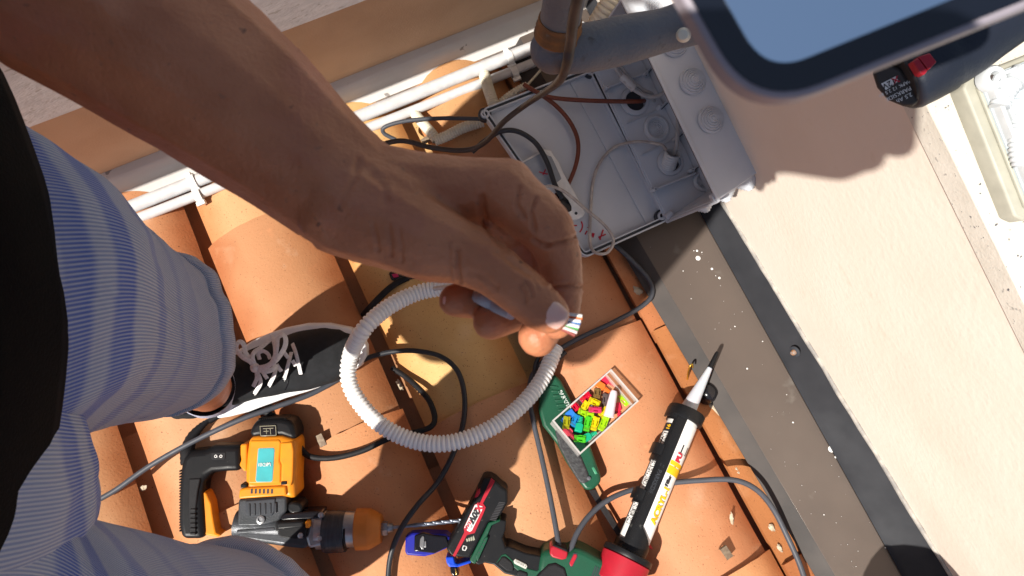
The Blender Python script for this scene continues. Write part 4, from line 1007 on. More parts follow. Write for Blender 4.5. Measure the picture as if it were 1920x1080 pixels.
xd = R(1066, 764, .03) - R(1050, 735, .03)
obj('lettering', text('PARKSIDE', .0085, plane_map(R(1060, 752, .0312), xd, UPN), bold=.0002), plain('pale green print', (.55, .62, .58), .5), kn, recalc=False)
obj('blade', prism([R(x, y, -.012) for x, y in ((1104, 920), (1116, 918), (1178, 1018), (1168, 1022))], [R(x, y, -.0135) for x, y in ((1104, 920), (1116, 918), (1178, 1018), (1168, 1022))]), mat('dark blade', (.05, .045, .045), (.03, .025, .025), 60, .4, metal=.6), kn)

HS = 1.0
# ---------------- clear box with connectors
q = Z(1030, 680, 6)
clear = bpy.data.materials.new('clear plastic'); clear.use_nodes = True; t_ = clear.node_tree
pb = t_.nodes['Principled BSDF']; pb.inputs['Base Color'].default_value = (.78, .76, .74, 1); pb.inputs['Roughness'].default_value = .15
tb = t_.nodes.new('ShaderNodeBsdfTransparent'); tb.inputs[0].default_value = (.93, .92, .91, 1)
mxs = t_.nodes.new('ShaderNodeMixShader'); mxs.inputs[0].default_value = .30
t_.links.new(tb.outputs[0], mxs.inputs[1]); t_.links.new(pb.outputs[0], mxs.inputs[2]); t_.links.new(mxs.outputs[0], t_.nodes['Material Output'].inputs[0])
bx = thing('clear_box', 'small clear plastic box without lid, full of coloured network plugs, resting on the green tool', 'box', R(1118, 770, .02))
HB0, HB1 = .003, .027
co = [R(*p, h_) for p, h_ in zip(q((30, 652), (692, 72), (1016, 436), (345, 1035)), (.042, .028, .027, .041))]
xu, yv = co[1] - co[0], co[3] - co[0]; yv = co[3] - co[0]
co[2] = co[1] + yv
BN = xu.cross(yv).normalized()
if BN.z < 0: BN = -BN
UPO = UPN; UPN = BN
def bxp(u, v, h=0.0): return co[0] + xu * u + yv * v + UPN * h
HT = HB1 - HB0; tk = .0016
def boxpt(px, py, h):            # point h above the inner floor of the clear box
    o_ = bxp(0, 0, -HT + tk + h); q_ = V((px - 960) / F, (540 - py) / F, -1)
    t = BN.dot(o_ - V(0, 0, H)) / BN.dot(q_); return V(0, 0, H) + q_ * t
bm = bmesh.new()
un, vn = xu.normalized() * tk, yv.normalized() * tk
obj('base', slab(bxp(0, 0, -HT), xu, yv, UPN * tk), clear, bx)
for o_, u_, v_ in ((bxp(0, 0, -HT + tk), xu, vn), (bxp(0, 1, -HT + tk) - vn, xu, vn), (bxp(0, 0, -HT + tk) + vn, un, yv - vn * 2), (bxp(1, 0, -HT + tk) + vn - un, un, yv - vn * 2)):
    obj('side_wall', slab(o_, u_, v_, UPN * (HT - tk)), clear, bx)
obj('divider', slab(bxp(.915, .03, -HT + tk), un, yv * .94, UPN * (HT - .006)), clear, bx)
fr_ = mat('frosted plastic rim', (.62, .60, .58), (.56, .54, .53), 30, .3, alpha=.75)
for o_, u_, v_ in ((bxp(0, 0, .0002), xu, vn * 1.5), (bxp(0, 1, .0002) - vn * 1.5, xu, vn * 1.5), (bxp(0, 0, .0002) + vn * 1.5, un * 1.5, yv - vn * 3), (bxp(1, 0, .0002) + vn * 1.5 - un * 1.5, un * 1.5, yv - vn * 3)):
    obj('rim', slab(o_, u_, v_, UPN * .0014), fr_, bx)
def col_clear(name, c):
    m = bpy.data.materials.new(name); m.use_nodes = True; t = m.node_tree; p = t.nodes['Principled BSDF']
    p.inputs['Base Color'].default_value = (*c, 1); p.inputs['Roughness'].default_value = .12; p.inputs['Coat Weight'].default_value = .4
    p.inputs['Emission Strength'].default_value = 0
    tl = t.nodes.new('ShaderNodeBsdfTranslucent'); tl.inputs[0].default_value = (*c, 1)
    mx = t.nodes.new('ShaderNodeMixShader'); mx.inputs[0].default_value = .35
    t.links.new(p.outputs[0], mx.inputs[1]); t.links.new(tl.outputs[0], mx.inputs[2]); t.links.new(mx.outputs[0], t.nodes['Material Output'].inputs[0])
    return m
CC = {'yellow': (.85, .72, .01), 'lime': (.45, .80, .01), 'green': (.10, .68, .03), 'blue': (.02, .30, .68), 'red': (.75, .01, .05), 'pink': (.80, .05, .18), 'olive': (.45, .45, .01), 'smoke': (.16, .12, .12), 'brown': (.25, .15, .05)}
CM = {k: col_clear(k + ' clear plastic', v) for k, v in CC.items()}
CB = {'orange': plain('orange boot rubber', (.85, .17, .02), .45), 'green': plain('green boot rubber', (.0, .38, .20), .45), 'blue': plain('blue boot rubber', (.02, .18, .70), .45), 'red': plain('red boot rubber', (.75, .015, .06), .45), 'pink': plain('coral boot rubber', (.80, .07, .12), .45)}
goldm = mat('gold contacts', (.8, .55, .15), (.7, .45, .1), 50, .25, metal=1)
def conn(x, y, ang, c, label, h=.012, l=.0185, w=.0108):
    px, py = q((x, y))[0]; c_ = boxpt(px, py, h * .75 - .004); a = math.radians(ang); d = V(math.cos(a), -math.sin(a), 0); d = (d - BN * d.dot(BN)).normalized(); e = UPN.cross(d).normalized()
    t = thing('network_plug', label, 'plug', c_, 'coloured network plugs in the clear box')
    m = CM[c]; o_ = c_ - d * l / 2 - e * w / 2
    obj('shell', slab(o_, d * l, e * w, UPN * .0035), m, t, bevel=.0008)
    bm = bmesh.new(); slab(o_ + UPN * .0036 + e * .0008, d * l * .36, e * (w - .0016), UPN * .0030, bm); slab(o_ + UPN * .0036 + d * l * .70 + e * .0004, d * l * .28, e * (w - .0008), UPN * .0030, bm)
    slab(o_ + UPN * .0036 + d * l * .38 + e * .0002, d * l * .3, e * .0014, UPN * .0028, bm); slab(o_ + UPN * .0036 + d * l * .38 + e * (w - .0016), d * l * .3, e * .0014, UPN * .0028, bm)
    obj('wire_channel', bm, m, t, bevel=.0004)
    obj('latch', slab(o_ + UPN * .007 + e * w * .32 + d * l * .2, d * l * .72, e * w * .36, UPN * .0012), m, t, bevel=.0003)
    bm = bmesh.new()
    for k in range(5): slab(o_ + UPN * .0064 + e * (w * (.14 + .17 * k)) + d * l * .04, d * l * .2, e * w * .05, UPN * .0006, bm)
    obj('contacts', bm, goldm, t)
def boot(x, y, ang, c, label, h=.014, l=.024):
    px, py = q((x, y))[0]; c_ = boxpt(px, py, h * .75 - .004); a = math.radians(ang); d = V(math.cos(a), -math.sin(a), 0); d = (d - BN * d.dot(BN)).normalized(); e = UPN.cross(d).normalized()
    t = thing('plug_boot', label, 'plug boot', c_, 'rubber boots in the clear box'); m = CB[c]; w = .0115
    o_ = c_ - d * l / 2
    obj('sleeve', prism([o_ - e * w / 2 + UPN * .008, o_ + d * l * .5 - e * w / 2 + UPN * .008, o_ + d * l * .6 - e * w / 4 + UPN * .007, o_ + d * l * .6 + e * w / 4 + UPN * .007, o_ + d * l * .5 + e * w / 2 + UPN * .008, o_ + e * w / 2 + UPN * .008],
                        [o_ - e * w / 2, o_ + d * l * .5 - e * w / 2, o_ + d * l * .6 - e * w / 4, o_ + d * l * .6 + e * w / 4, o_ + d * l * .5 + e * w / 2, o_ + e * w / 2]), m, t, bevel=.001)
    for k in range(4):
        obj('strain_ring', slab(o_ + d * l * (.64 + .10 * k) - e * w * (.30 - .02 * k) + UPN * .0006, d * l * .055, e * w * (.60 - .04 * k), UPN * .006), m, t, bevel=.0005)
    obj('strain_core', slab(o_ + d * l * .58 - e * w * .16 + UPN * .001, d * l * .42, e * w * .32, UPN * .005), m, t, bevel=.0005)
conn(405, 395, -38, 'red', 'dark red clear plug at the upper left edge of the box', .008)
conn(290, 500, 60, 'red', 'single red plug at the left edge between the blue boot and the long red plug', .008, .014)
conn(535, 350, -80, 'brown', 'amber brown plug with gold contacts below the orange boot', .016, .016)
conn(632, 430, -85, 'smoke', 'smoky grey clear plug left of the white cap', .010, .022)
conn(500, 450, 28, 'yellow', 'yellow clear plug lying across the centre above the pink one', .014)
conn(395, 500, -60, 'yellow', 'yellow clear plug left of the pink plug', .012)
conn(605, 565, -50, 'yellow', 'bright yellow plug half hidden by the lower end of the white cap', .010)
conn(510, 535, 4, 'pink', 'pink clear plug in the middle of the box', .020, .020, .009)
conn(385, 570, 20, 'lime', 'lime green plug under the pink plug', .012)
conn(445, 590, 10, 'lime', 'lime green plug crossing the top of the tall green one', .015, .015)
conn(830, 430, 55, 'lime', 'lime green plug alone in the right corner', .008, .020)
conn(425, 690, -75, 'green', 'tall green clear plug right of the green boot', .015, .024)
conn(508, 690, -72, 'yellow', 'yellow plug between the tall green plug and the lime one', .015, .022)
conn(605, 690, -65, 'lime', 'lime plug at the lower edge right of the yellow plug', .014, .024)
conn(285, 655, -65, 'blue', 'blue clear plug left of the green boot', .013, .020)
conn(190, 680, -82, 'olive', 'olive yellow plug in the left corner', .016, .020)
conn(340, 860, 5, 'green', 'bright green plug at the lower left edge', .016, .018)
boot(200, 610, 140, 'blue', 'blue rubber boot in the left corner of the box', .010)
boot(335, 700, -75, 'green', 'green rubber boot standing between the blue and green plugs', .015)
boot(450, 830, -28, 'green', 'green rubber boot lying at the lower edge of the box', .012)
boot(600, 290, 35, 'orange', 'orange rubber boot at the top of the box', .014)
boot(650, 225, 35, 'red', 'red rubber boot in the upper corner of the box', .008)
boot(765, 545, 80, 'red', 'dark red rubber boot right of the white cap', .008)
boot(230, 805, 50, 'pink', 'coral red rubber boot at the lower left edge', .010)
a, b = boxpt(*q((730, 315))[0], .022), boxpt(*q((668, 605))[0], .020)
tag(obj('nozzle_cap', tube([a.lerp(b, t) for t in (0, .02, .06, .1, .5, 1)], [.002, .0046, .0052, .0058, .0068, .0082], 24), plain('pinkish white plastic', (.82, .68, .76), .35), smooth=50), 'pinkish white tapered cap lying on top of the coloured plugs', 'cap')

UPN = UPO
# ---------------- blue tools at the bottom
bt_ = plain('dark blue plastic', (.012, .016, .30), .4)
b1_ = thing('cable_stripper', 'dark blue and black cable stripper lying left of the battery', 'hand tool', R(800, 1020, 0))
g4 = Z(560, 900, 5.647)
tp_('body', g4((1130, 600), (1200, 560), (1300, 565), (1560, 580), (1640, 640), (1560, 730), (1430, 790), (1330, 815), (1140, 800), (1125, 760)), -.004, .020, bt_, b1_, .003)
tp_('top_plate', g4((1225, 590), (1320, 565), (1440, 590), (1560, 600), (1600, 700), (1440, 780), (1290, 765), (1220, 760)), .015, .023, M['blackgloss'], b1_, .002)
tp_('cutter', g4((1285, 625), (1310, 590), (1330, 600), (1325, 740), (1300, 730), (1280, 700)), .02, .0245, M['steel'], b1_, .0006)
tp_('cutter', g4((1330, 650), (1350, 645), (1352, 715), (1332, 715)), .02, .0252, M['steel'], b1_, .0006)
b2_ = thing('crimping_tool', 'bright blue crimping tool with black jaw half hidden under the battery', 'hand tool', R(860, 1045, 0))
bb2 = plain('bright blue plastic', (.01, .07, .62), .35)
tp_('frame', g4((1555, 820), (1640, 812), (1655, 880), (1680, 895), (1820, 850), (1830, 880), (1690, 925), (1590, 925), (1565, 880)), -.002, .022, bb2, b2_, .002)
tp_('jaw', g4((1600, 925), (1680, 925), (1700, 1010), (1640, 1030), (1610, 990)), -.002, .018, M['blackgloss'], b2_, .002)
tp_('pin', g4((1650, 935), (1662, 935), (1680, 1000), (1668, 1004)), .01, .020, goldm, b2_, .0005)
# pliers end by the wrist
pl_ = thing('pliers', 'black handled pliers with a red spot, half hidden under the wrist', 'hand tool', R(745, 525, 0))
tp_('handle', [(728, 512), (735, 506), (780, 512), (784, 522), (752, 527), (733, 526)], -.01, .014, M['blackgloss'], pl_, .003)
tp_('spot', [(734, 514), (745, 512), (748, 519), (738, 521)], .005, .0155, plain('magenta plastic', (.5, .01, .10), .4), pl_, .001)
obj('handle', tube(spline([R(765, 520, .014), R(745, 530, .014), (R(725, 545, .012)), R(700, 570, .006), R(682, 590, -.03)], 6), .0055, 12), M['rubber'], pl_, smooth=50)

# ---------------- cables over the tiles
HS = .6
cable('cable', 'grey cable crossing the lower left tiles from the shorts up to under the shoe', rpts([(170, 945, .03), (218, 918, .034), (282, 873, .044), (360, 829, .06), (450, 787, .066), (520, 762, .05), (585, 738, .03), (640, 708, .012)]), .0042, M['cable'])
cable('cable', 'dark grey cable arching through the conduit loop and down to the bottom border', rpts([(640, 700, .008), (680, 676, .010), (705, 666, .012), (740, 659, .014), (780, 658, .018), (825, 668, .02), (856, 693, .02), (870, 735, .02), (869, 790, .02), (850, 850, .022), (820, 905, .026), (782, 948, .05), (750, 995, .05), (732, 1045, .03), (726, 1110, .02)]), .0042, M['cabledark'])
cable('cable', 'black cable curling from the box cover past the green tool into the caulking gun', rpts([(1125, 440, -.01), (1160, 466, .0), (1190, 494, -.01), (1216, 524, -.015), (1223, 550, -.012), (1205, 573, -.005), (1150, 604, .004), (1080, 637, .006), (1030, 668, .004), (1000, 700, .004), (992, 740, .006), (1000, 790, .012), (1016, 860, .022), (1032, 935, .034), (1044, 1000, .046), (1049, 1032, .052)]), .0040, M['cable'])
cable('cable', 'grey cable rising from the caulking gun under the barrel and falling along the flashing', rpts([(1068, 1036, .05), (1082, 1000, .045), (1104, 968, .035), (1136, 940, .025), (1180, 920, .018), (1240, 908, .018), (1310, 901, .026), (1375, 900, .036), (1418, 918, .03), (1450, 955, .01), (1478, 1010, -.008), (1500, 1060, -.012), (1516, 1110, -.012)]), .0042, M['cable'])
cable('cable', 'black cable bundle behind the green tool', rpts([(1046, 634, .004), (1020, 654, .010), (1004, 684, .012), (1006, 706, .01), (1030, 690, .016), (1060, 660, .012)]), .0036, M['cabledark'])
HS = 1.0
# ================================================================ PERSON, CONDUIT LOOP
person = thing('person', 'person in black shirt, blue striped shorts and black sneakers, left arm stretched out', 'person', V(-.42, -.2, .05))
skin = mat('skin', (.52, .205, .10), (.42, .15, .068), 34, .46, bump=.0006, bscale=420, detail=8, sss=.05, spots=[(18, .56, (.46, .16, .10), .25, 5), (95, .72, (.20, .08, .045), .05), (240, .66, (.36, .15, .08), .1, 2)])
def hullpiece(bm, p, q, r0, r1):
    b2 = bmesh.new()
    for c, r in ((p, r0), (q, r1)):
        bmesh.ops.create_icosphere(b2, subdivisions=2, radius=r, matrix=Matrix.Translation(c))
    res = bmesh.ops.convex_hull(b2, input=b2.verts)
    bmesh.ops.delete(b2, geom=[v for v in b2.verts if not v.link_faces], context='VERTS')
    inner = [g for g in res['geom_interior'] if isinstance(g, bmesh.types.BMVert) and g.is_valid]
    if inner: bmesh.ops.delete(b2, geom=inner, context='VERTS')
    t = bpy.data.meshes.new('t'); b2.to_mesh(t); b2.free(); bm.from_mesh(t); bpy.data.meshes.remove(t)
def remesh(bones, voxel, smooth=6):
    bm = bmesh.new()
    for p, q, a, b in bones: hullpiece(bm, p, q, a, b)
    me = bpy.data.meshes.new('t'); bm.to_mesh(me); bm.free()
    o = bpy.data.objects.new('t', me); COL.objects.link(o)
    m = o.modifiers.new('r', 'REMESH'); m.mode = 'VOXEL'; m.voxel_size = voxel
    dg = bpy.context.evaluated_depsgraph_get(); dg.update()
    out = bpy.data.meshes.new_from_object(o.evaluated_get(dg)); bpy.data.objects.remove(o); bpy.data.meshes.remove(me)
    bm = bmesh.new(); bm.from_mesh(out); bpy.data.meshes.remove(out)
    for _ in range(smooth): bmesh.ops.smooth_vert(bm, verts=bm.verts, factor=.5, use_axis_x=True, use_axis_y=True, use_axis_z=True)
    return bm
def chain(lst, s=1.0):          # (px, py, d, radius in photo pixels)
    n = [(D(x, y, d), r / F * d * s) for x, y, d, r in lst]
    return [(n[i][0], n[i + 1][0], n[i][1], n[i + 1][1]) for i in range(len(n) - 1)]
bones = []
bones += chain([(-60, -150, .365, 178), (120, -20, .365, 182), (290, 78, .365, 176), (400, 152, .368, 160), (490, 222, .37, 145), (570, 292, .372, 128), (640, 350, .372, 117)])
bones += chain([(350, 150, .372, 136), (520, 278, .374, 118), (650, 372, .372, 108)])
bones += chain([(640, 345, .372, 112), (700, 375, .370, 98), (760, 400, .368, 92)])
bones += chain([(655, 385, .366, 104), (735, 418, .362, 92), (800, 452, .356, 78), (868, 475, .352, 60)])      # thumb metacarpal
bones += chain([(700, 352, .372, 84), (790, 356, .372, 72), (880, 356, .370, 62), (950, 350, .368, 56)])        # index metacarpal
bones += chain([(700, 380, .392, 80), (800, 380, .392, 64), (930, 362, .392, 52)])
bones += chain([(700, 400, .408, 70), (800, 400, .412, 56), (920, 385, .414, 48)])
bones += chain([(700, 420, .420, 60), (800, 425, .428, 50), (900, 410, .432, 44)])
bones += chain([(760, 400, .385, 88), (840, 420, .39, 70), (900, 420, .395, 50)])
bones += chain([(900, 395, .396, 54), (975, 448, .405, 42), (1005, 520, .408, 36)])
bones += chain([(868, 400, .379, 52), (908, 412, .386, 42), (948, 425, .392, 40)])
bones += chain([(868, 475, .352, 59), (925, 506, .348, 52), (982, 550, .345, 48), (1012, 575, .345, 45), (1028, 588, .346, 41)])         # thumb
bones += chain([(945, 358, .366, 60), (985, 392, .362, 58), (1024, 426, .360, 53), (1050, 482, .362, 43), (1056, 545, .366, 38), (1052, 585, .368, 36), (1044, 607, .370, 32)])   # index
bones += chain([(930, 362, .392, 52), (1010, 400, .392, 48), (1038, 450, .395, 42), (1045, 540, .395, 38), (1030, 600, .39, 37), (1008, 632, .386, 39)])   # middle
bones += chain([(920, 385, .414, 48), (1000, 430, .418, 42), (1035, 480, .42, 38), (1015, 545, .418, 37), (960, 588, .405, 38), (920, 603, .398, 36)])     # ring
bones += chain([(900, 410, .432, 44), (985, 450, .44, 38), (1010, 505, .438, 35), (960, 548, .425, 34), (890, 566, .41, 34), (855, 563, .402, 34)])        # little
hand = remesh(bones, .0011, 9)
# skin folds: grooves pressed into the surface along these lines
grooves = [([(903, 372), (905, 395), (912, 420)], .0012, 8), ([(913, 420), (930, 448), (950, 470)], .0007, 9), ([(975, 352), (968, 385), (985, 408)], .0009, 5), ([(1005, 372), (996, 400), (1002, 432)], .0010, 5),
           ([(1092, 440), (1060, 452), (1022, 462)], .0010, 5), ([(1095, 540), (1070, 536), (1035, 541)], .0010, 5), ([(985, 528), (995, 540), (998, 556)], .0006, 4), ([(975, 535), (984, 549), (986, 566)], .0006, 4),
           ([(1000, 522), (1006, 534), (1010, 545)], .0005, 4), ([(858, 470), (858, 500), (862, 528)], .0010, 5), ([(842, 455), (842, 490), (846, 522)], .0005, 4), ([(728, 425), (732, 450), (732, 478)], .0006, 5),
           ([(748, 430), (752, 455), (753, 490)], .0004, 4), ([(700, 420), (706, 450), (708, 470)], .0005, 5), ([(672, 300), (664, 340), (640, 380)], .0006, 8), ([(930, 470), (975, 500), (1020, 528)], .0006, 9),
           ([(1000, 450), (1012, 458), (1030, 461)], .0010, 5), ([(700, 330), (720, 350), (724, 380)], .0005, 9), ([(880, 508), (910, 520), (930, 540)], .0004, 7)]
hand.normal_update()
gl = [([V(x, y, 0) for x, y in pl], d_, w_) for pl, d_, w_ in grooves]
for v in hand.verts:
    d = H - v.co.z; px = v.co.x / d * F + 960; py = 540 - v.co.y / d * F; q_ = V(px, py, 0); off = 0
    if px > 560:
        off += .0005 * noise.noise(v.co * 60) + .00022 * noise.noise(v.co * 260)
        if v.normal.z > .1:
            for pl, dep, w_ in gl:
                if abs(px - pl[1].x) > 70 or abs(py - pl[1].y) > 70: continue
                best = 1e9
                for i in range(len(pl) - 1):
                    ab = pl[i + 1] - pl[i]; t = max(0, min(1, (q_ - pl[i]).dot(ab) / ab.length_squared)); best = min(best, (q_ - pl[i] - ab * t).length)
                if best < w_ * 3: off -= dep * 1.8 * (math.exp(-(best / w_) ** 2 * 2.2) - .25 * math.exp(-((best - w_ * 1.5) / w_) ** 2 * 2))
    else: off += .0012 * noise.noise(v.co * 22)
    v.co += v.normal * off
# the rest of the body, coarser
rest = []
def cap(p, q, a, b): rest.append((Vector(p), Vector(q), a, b))
cap((-.36, -.03, .95), (-.37, -.05, .52), .085, .062); cap((-.37, -.055, .52), (-.40, -.085, .36), .06, .056); cap((-.40, -.085, .36), (-.447, -.145, .16), .056, .038); cap((-.447, -.145, .16), (-.47, -.155, .10), .038, .036)
cap((-.36, -.2, .90), (-.285, -.35, .50), .07, .055); cap((-.285, -.35, .50), (-.36, -.43, .36), .06, .056); cap((-.36, -.43, .36), (-.47, -.52, .28), .054, .038)
TB = [V(-.49, -.05, .95), V(-.475, -.065, 1.12), V(-.45, -.08, 1.28)]
cap(TB[0] + V(0, .05, 0), TB[1] + V(0, .045, 0), .12, .11); cap(TB[0] - V(0, .05, 0), TB[1] - V(0, .045, 0), .12, .11)
cap(TB[1] + V(0, .045, 0), TB[2] + V(.02, .06, 0), .11, .08); cap(TB[1] - V(0, .045, 0), TB[2] - V(.0, .08, 0), .11, .09)
cap(TB[2], (-.41, -.08, 1.44), .07, .052)
HC_ = V(-.37, -.08, 1.52)
cap(HC_ + V(-.02, 0, .035), HC_ + V(.03, 0, -.02), .095, .078); cap(HC_ + V(.05, 0, -.055), HC_ + V(.06, 0, -.06), .05, .045); cap(HC_ + V(.105, 0, -.03), HC_ + V(.12, 0, -.05), .016, .017)
for s in (-1, 1): cap(HC_ + V(-.02, s * .095, .01), HC_ + V(-.02, s * .1, -.02), .018, .014)
sl = V(-.385, .05, 1.29); el = V(-.285, .185, .965)
cap(sl, el, .055, .046); cap(el, bones[0][0], .046, .046)
sr = V(-.47, -.235, 1.30); er = V(-.42, -.35, 1.10); wr_ = V(-.262, -.118, 1.265)
cap(sr, er, .056, .044); cap(er, wr_, .044, .031); cap(wr_, (-.21, -.082, 1.285), .040, .045); cap((-.21, -.082, 1.285), (-.15, -.072, 1.285), .044, .036)
cap((-.15, -.072, 1.285), (-.07, -.070, 1.285), .036, .034)
for i in range(4): cap((-.17 + .022 * i, -.05, 1.30), (-.17 + .022 * i, .01, 1.285), .011, .009)
cap((-.09, -.075, 1.283), (-.03, -.065, 1.278), .026, .020)
low = remesh(rest, .009, 4)
t_ = bpy.data.meshes.new('t'); low.to_mesh(t_); low.free(); hand.from_mesh(t_); bpy.data.meshes.remove(t_)
obj('body', hand, skin, person, smooth=180)
# hair
hb = [(HC_ + V(-.035, 0, .06), HC_ + V(-.045, 0, .02), .095, .09)]
obj('hair', remesh(hb, .008, 2), plain('dark brown hair', (.03, .02, .014), .7), person, smooth=180)
# the phone that takes the picture, held above the lens
pbm = prism([V(-.0635 + sx * (.0665 + .016 * math.cos(a_)), -.022 + sy * (.022 + .016 * math.sin(a_)), 1.270) for sx, sy, a0 in ((1, 1, 0), (-1, 1, 1), (-1, -1, 0), (1, -1, 1)) for a_ in [PI / 2 * (k / 6 if a0 == 0 else 1 - k / 6) for k in range(7)]], [V(-.0635 + sx * (.0665 + .016 * math.cos(a_)), -.022 + sy * (.022 + .016 * math.sin(a_)), 1.262) for sx, sy, a0 in ((1, 1, 0), (-1, 1, 1), (-1, -1, 0), (1, -1, 1)) for a_ in [PI / 2 * (k / 6 if a0 == 0 else 1 - k / 6) for k in range(7)]])
tag(obj('camera_phone', pbm, M['blackgloss'], bevel=.003), 'phone held flat in the right hand above the roof', 'phone')
# finger nails
nailm = mat('finger nail', (.78, .40, .33), (.78, .50, .42), 60, .38, sss=.1)
def nail(px, py, d, axis, hl, hw, r, tilt=V(0, 0, 1)):
    c = D(px, py, d); a_ = V(axis[0], -axis[1], axis[2]).normalized(); nz_ = (tilt - a_ * tilt.dot(a_)).normalized(); b_ = nz_.cross(a_)
    bm = bmesh.new(); n_ = 14; g_ = []
    for i in range(n_ + 1):
        u = -1 + 2 * i / n_; row = []
        for j in range(n_ + 1):
            v = -1 + 2 * j / n_
            uu, vv = u * math.sqrt(1 - v * v * .38), v * math.sqrt(1 - u * u * .38)
            th_ = vv * hw / r; e_ = max(abs(u), abs(v)); row.append(bm.verts.new(c + a_ * (uu * hl) + b_ * (math.sin(th_) * r) + nz_ * ((math.cos(th_) - 1) * r - (.0011 if e_ > .99 else (.0002 if e_ > .85 else 0)) - .0008 * uu * uu)))
        g_.append(row)
    for i in range(n_):
        for j in range(n_): bm.faces.new((g_[i][j], g_[i + 1][j], g_[i + 1][j + 1], g_[i][j + 1]))
    return obj('fingernail', bm, nailm, person, smooth=180)
nail(1036, 588, .3350, (.80, .60, .15), .0068, .0062, .0088, V(.05, -.02, 1))
nail(849, 566, .3945, (-1, .18, .15), .0052, .0045, .0068, V(-.1, -.25, 1))
nail(925, 615, .3915, (-.95, .35, 0), .0045, .0032, .0075, V(.0, -.7, .75))

# ---------------- shorts: two legs as swept rings with lengthwise pin stripes
def shortsmat():
    m = bpy.data.materials.new('striped shorts cloth'); m.use_nodes = True; t = m.node_tree; N = t.nodes; L = t.links; b = N['Principled BSDF']
    b.inputs['Roughness'].default_value = .85
    uv = N.new('ShaderNodeUVMap'); uv.uv_map = 'UVMap'; sp = N.new('ShaderNodeSeparateXYZ'); L.new(uv.outputs[0], sp.inputs[0])
    def math_(op, a, bb=None, c=None):
        n_ = N.new('ShaderNodeMath'); n_.operation = op
        for i, x in enumerate((a, bb, c)):
            if x is None: continue
            if isinstance(x, (int, float)): n_.inputs[i].default_value = x
            else: L.new(x, n_.inputs[i])
        return n_.outputs[0]
    nz = N.new('ShaderNodeTexNoise'); nz.inputs['Scale'].default_value = 9; L.new(uv.outputs[0], nz.inputs['Vector'])
    wob = math_('MULTIPLY', math_('SUBTRACT', nz.outputs['Fac'], .5), .016)
    sv = math_('ADD', sp.outputs[1], math_('MULTIPLY', wob, .12))
    pin = math_('SINE', math_('MULTIPLY', sv, 2 * PI / .0022))
    pin01 = math_('MULTIPLY_ADD', pin, .5, .5)
    su = math_('ADD', sp.outputs[0], wob)
    ramp = N.new('ShaderNodeValToRGB'); ramp.color_ramp.interpolation = 'EASE'; ramp.color_ramp.elements.remove(ramp.color_ramp.elements[1])
    ramp.color_ramp.elements[0].position = 0; ramp.color_ramp.elements[0].color = (.12, .12, .12, 1)
    bands = [(.42, .1), (.44, .8), (.47, .95), (.485, .12), (.505, .1), (.52, .9), (.55, 1.0), (.565, .1), (.63, .05), (.65, .65), (.67, .6), (.685, .05), (.75, .05), (.77, .4), (.79, .05), (.86, .35), (.88, .05)]
    for p_, v_ in bands:
        e = ramp.color_ramp.elements.new(p_); e.color = (v_, v_, v_, 1)
    L.new(math_('MULTIPLY', su, 2.0), ramp.inputs[0])
    base = N.new('ShaderNodeMix'); base.data_type = 'RGBA'; L.new(pin01, base.inputs['Factor'])
    base.inputs['A'].default_value = (.46, .49, .56, 1); base.inputs['B'].default_value = (.24, .29, .44, 1)
    mx = N.new('ShaderNodeMix'); mx.data_type = 'RGBA'; L.new(math_('MULTIPLY', ramp.outputs[0], math_('MULTIPLY_ADD', pin01, .55, .35)), mx.inputs['Factor'])
    L.new(base.outputs['Result'], mx.inputs['A']); mx.inputs['B'].default_value = (.025, .08, .40, 1)
    L.new(mx.outputs['Result'], b.inputs['Base Color'])
    bp = N.new('ShaderNodeBump'); bp.inputs['Distance'].default_value = .0006; L.new(math_('ADD', pin01, math_('MULTIPLY', nz.outputs['Fac'], 3)), bp.inputs['Height']); L.new(bp.outputs[0], b.inputs['Normal'])
    return m
shorts_m = shortsmat()
inner_m = plain('blue cloth inside', (.02, .06, .30), .9)
CUFF = [True]
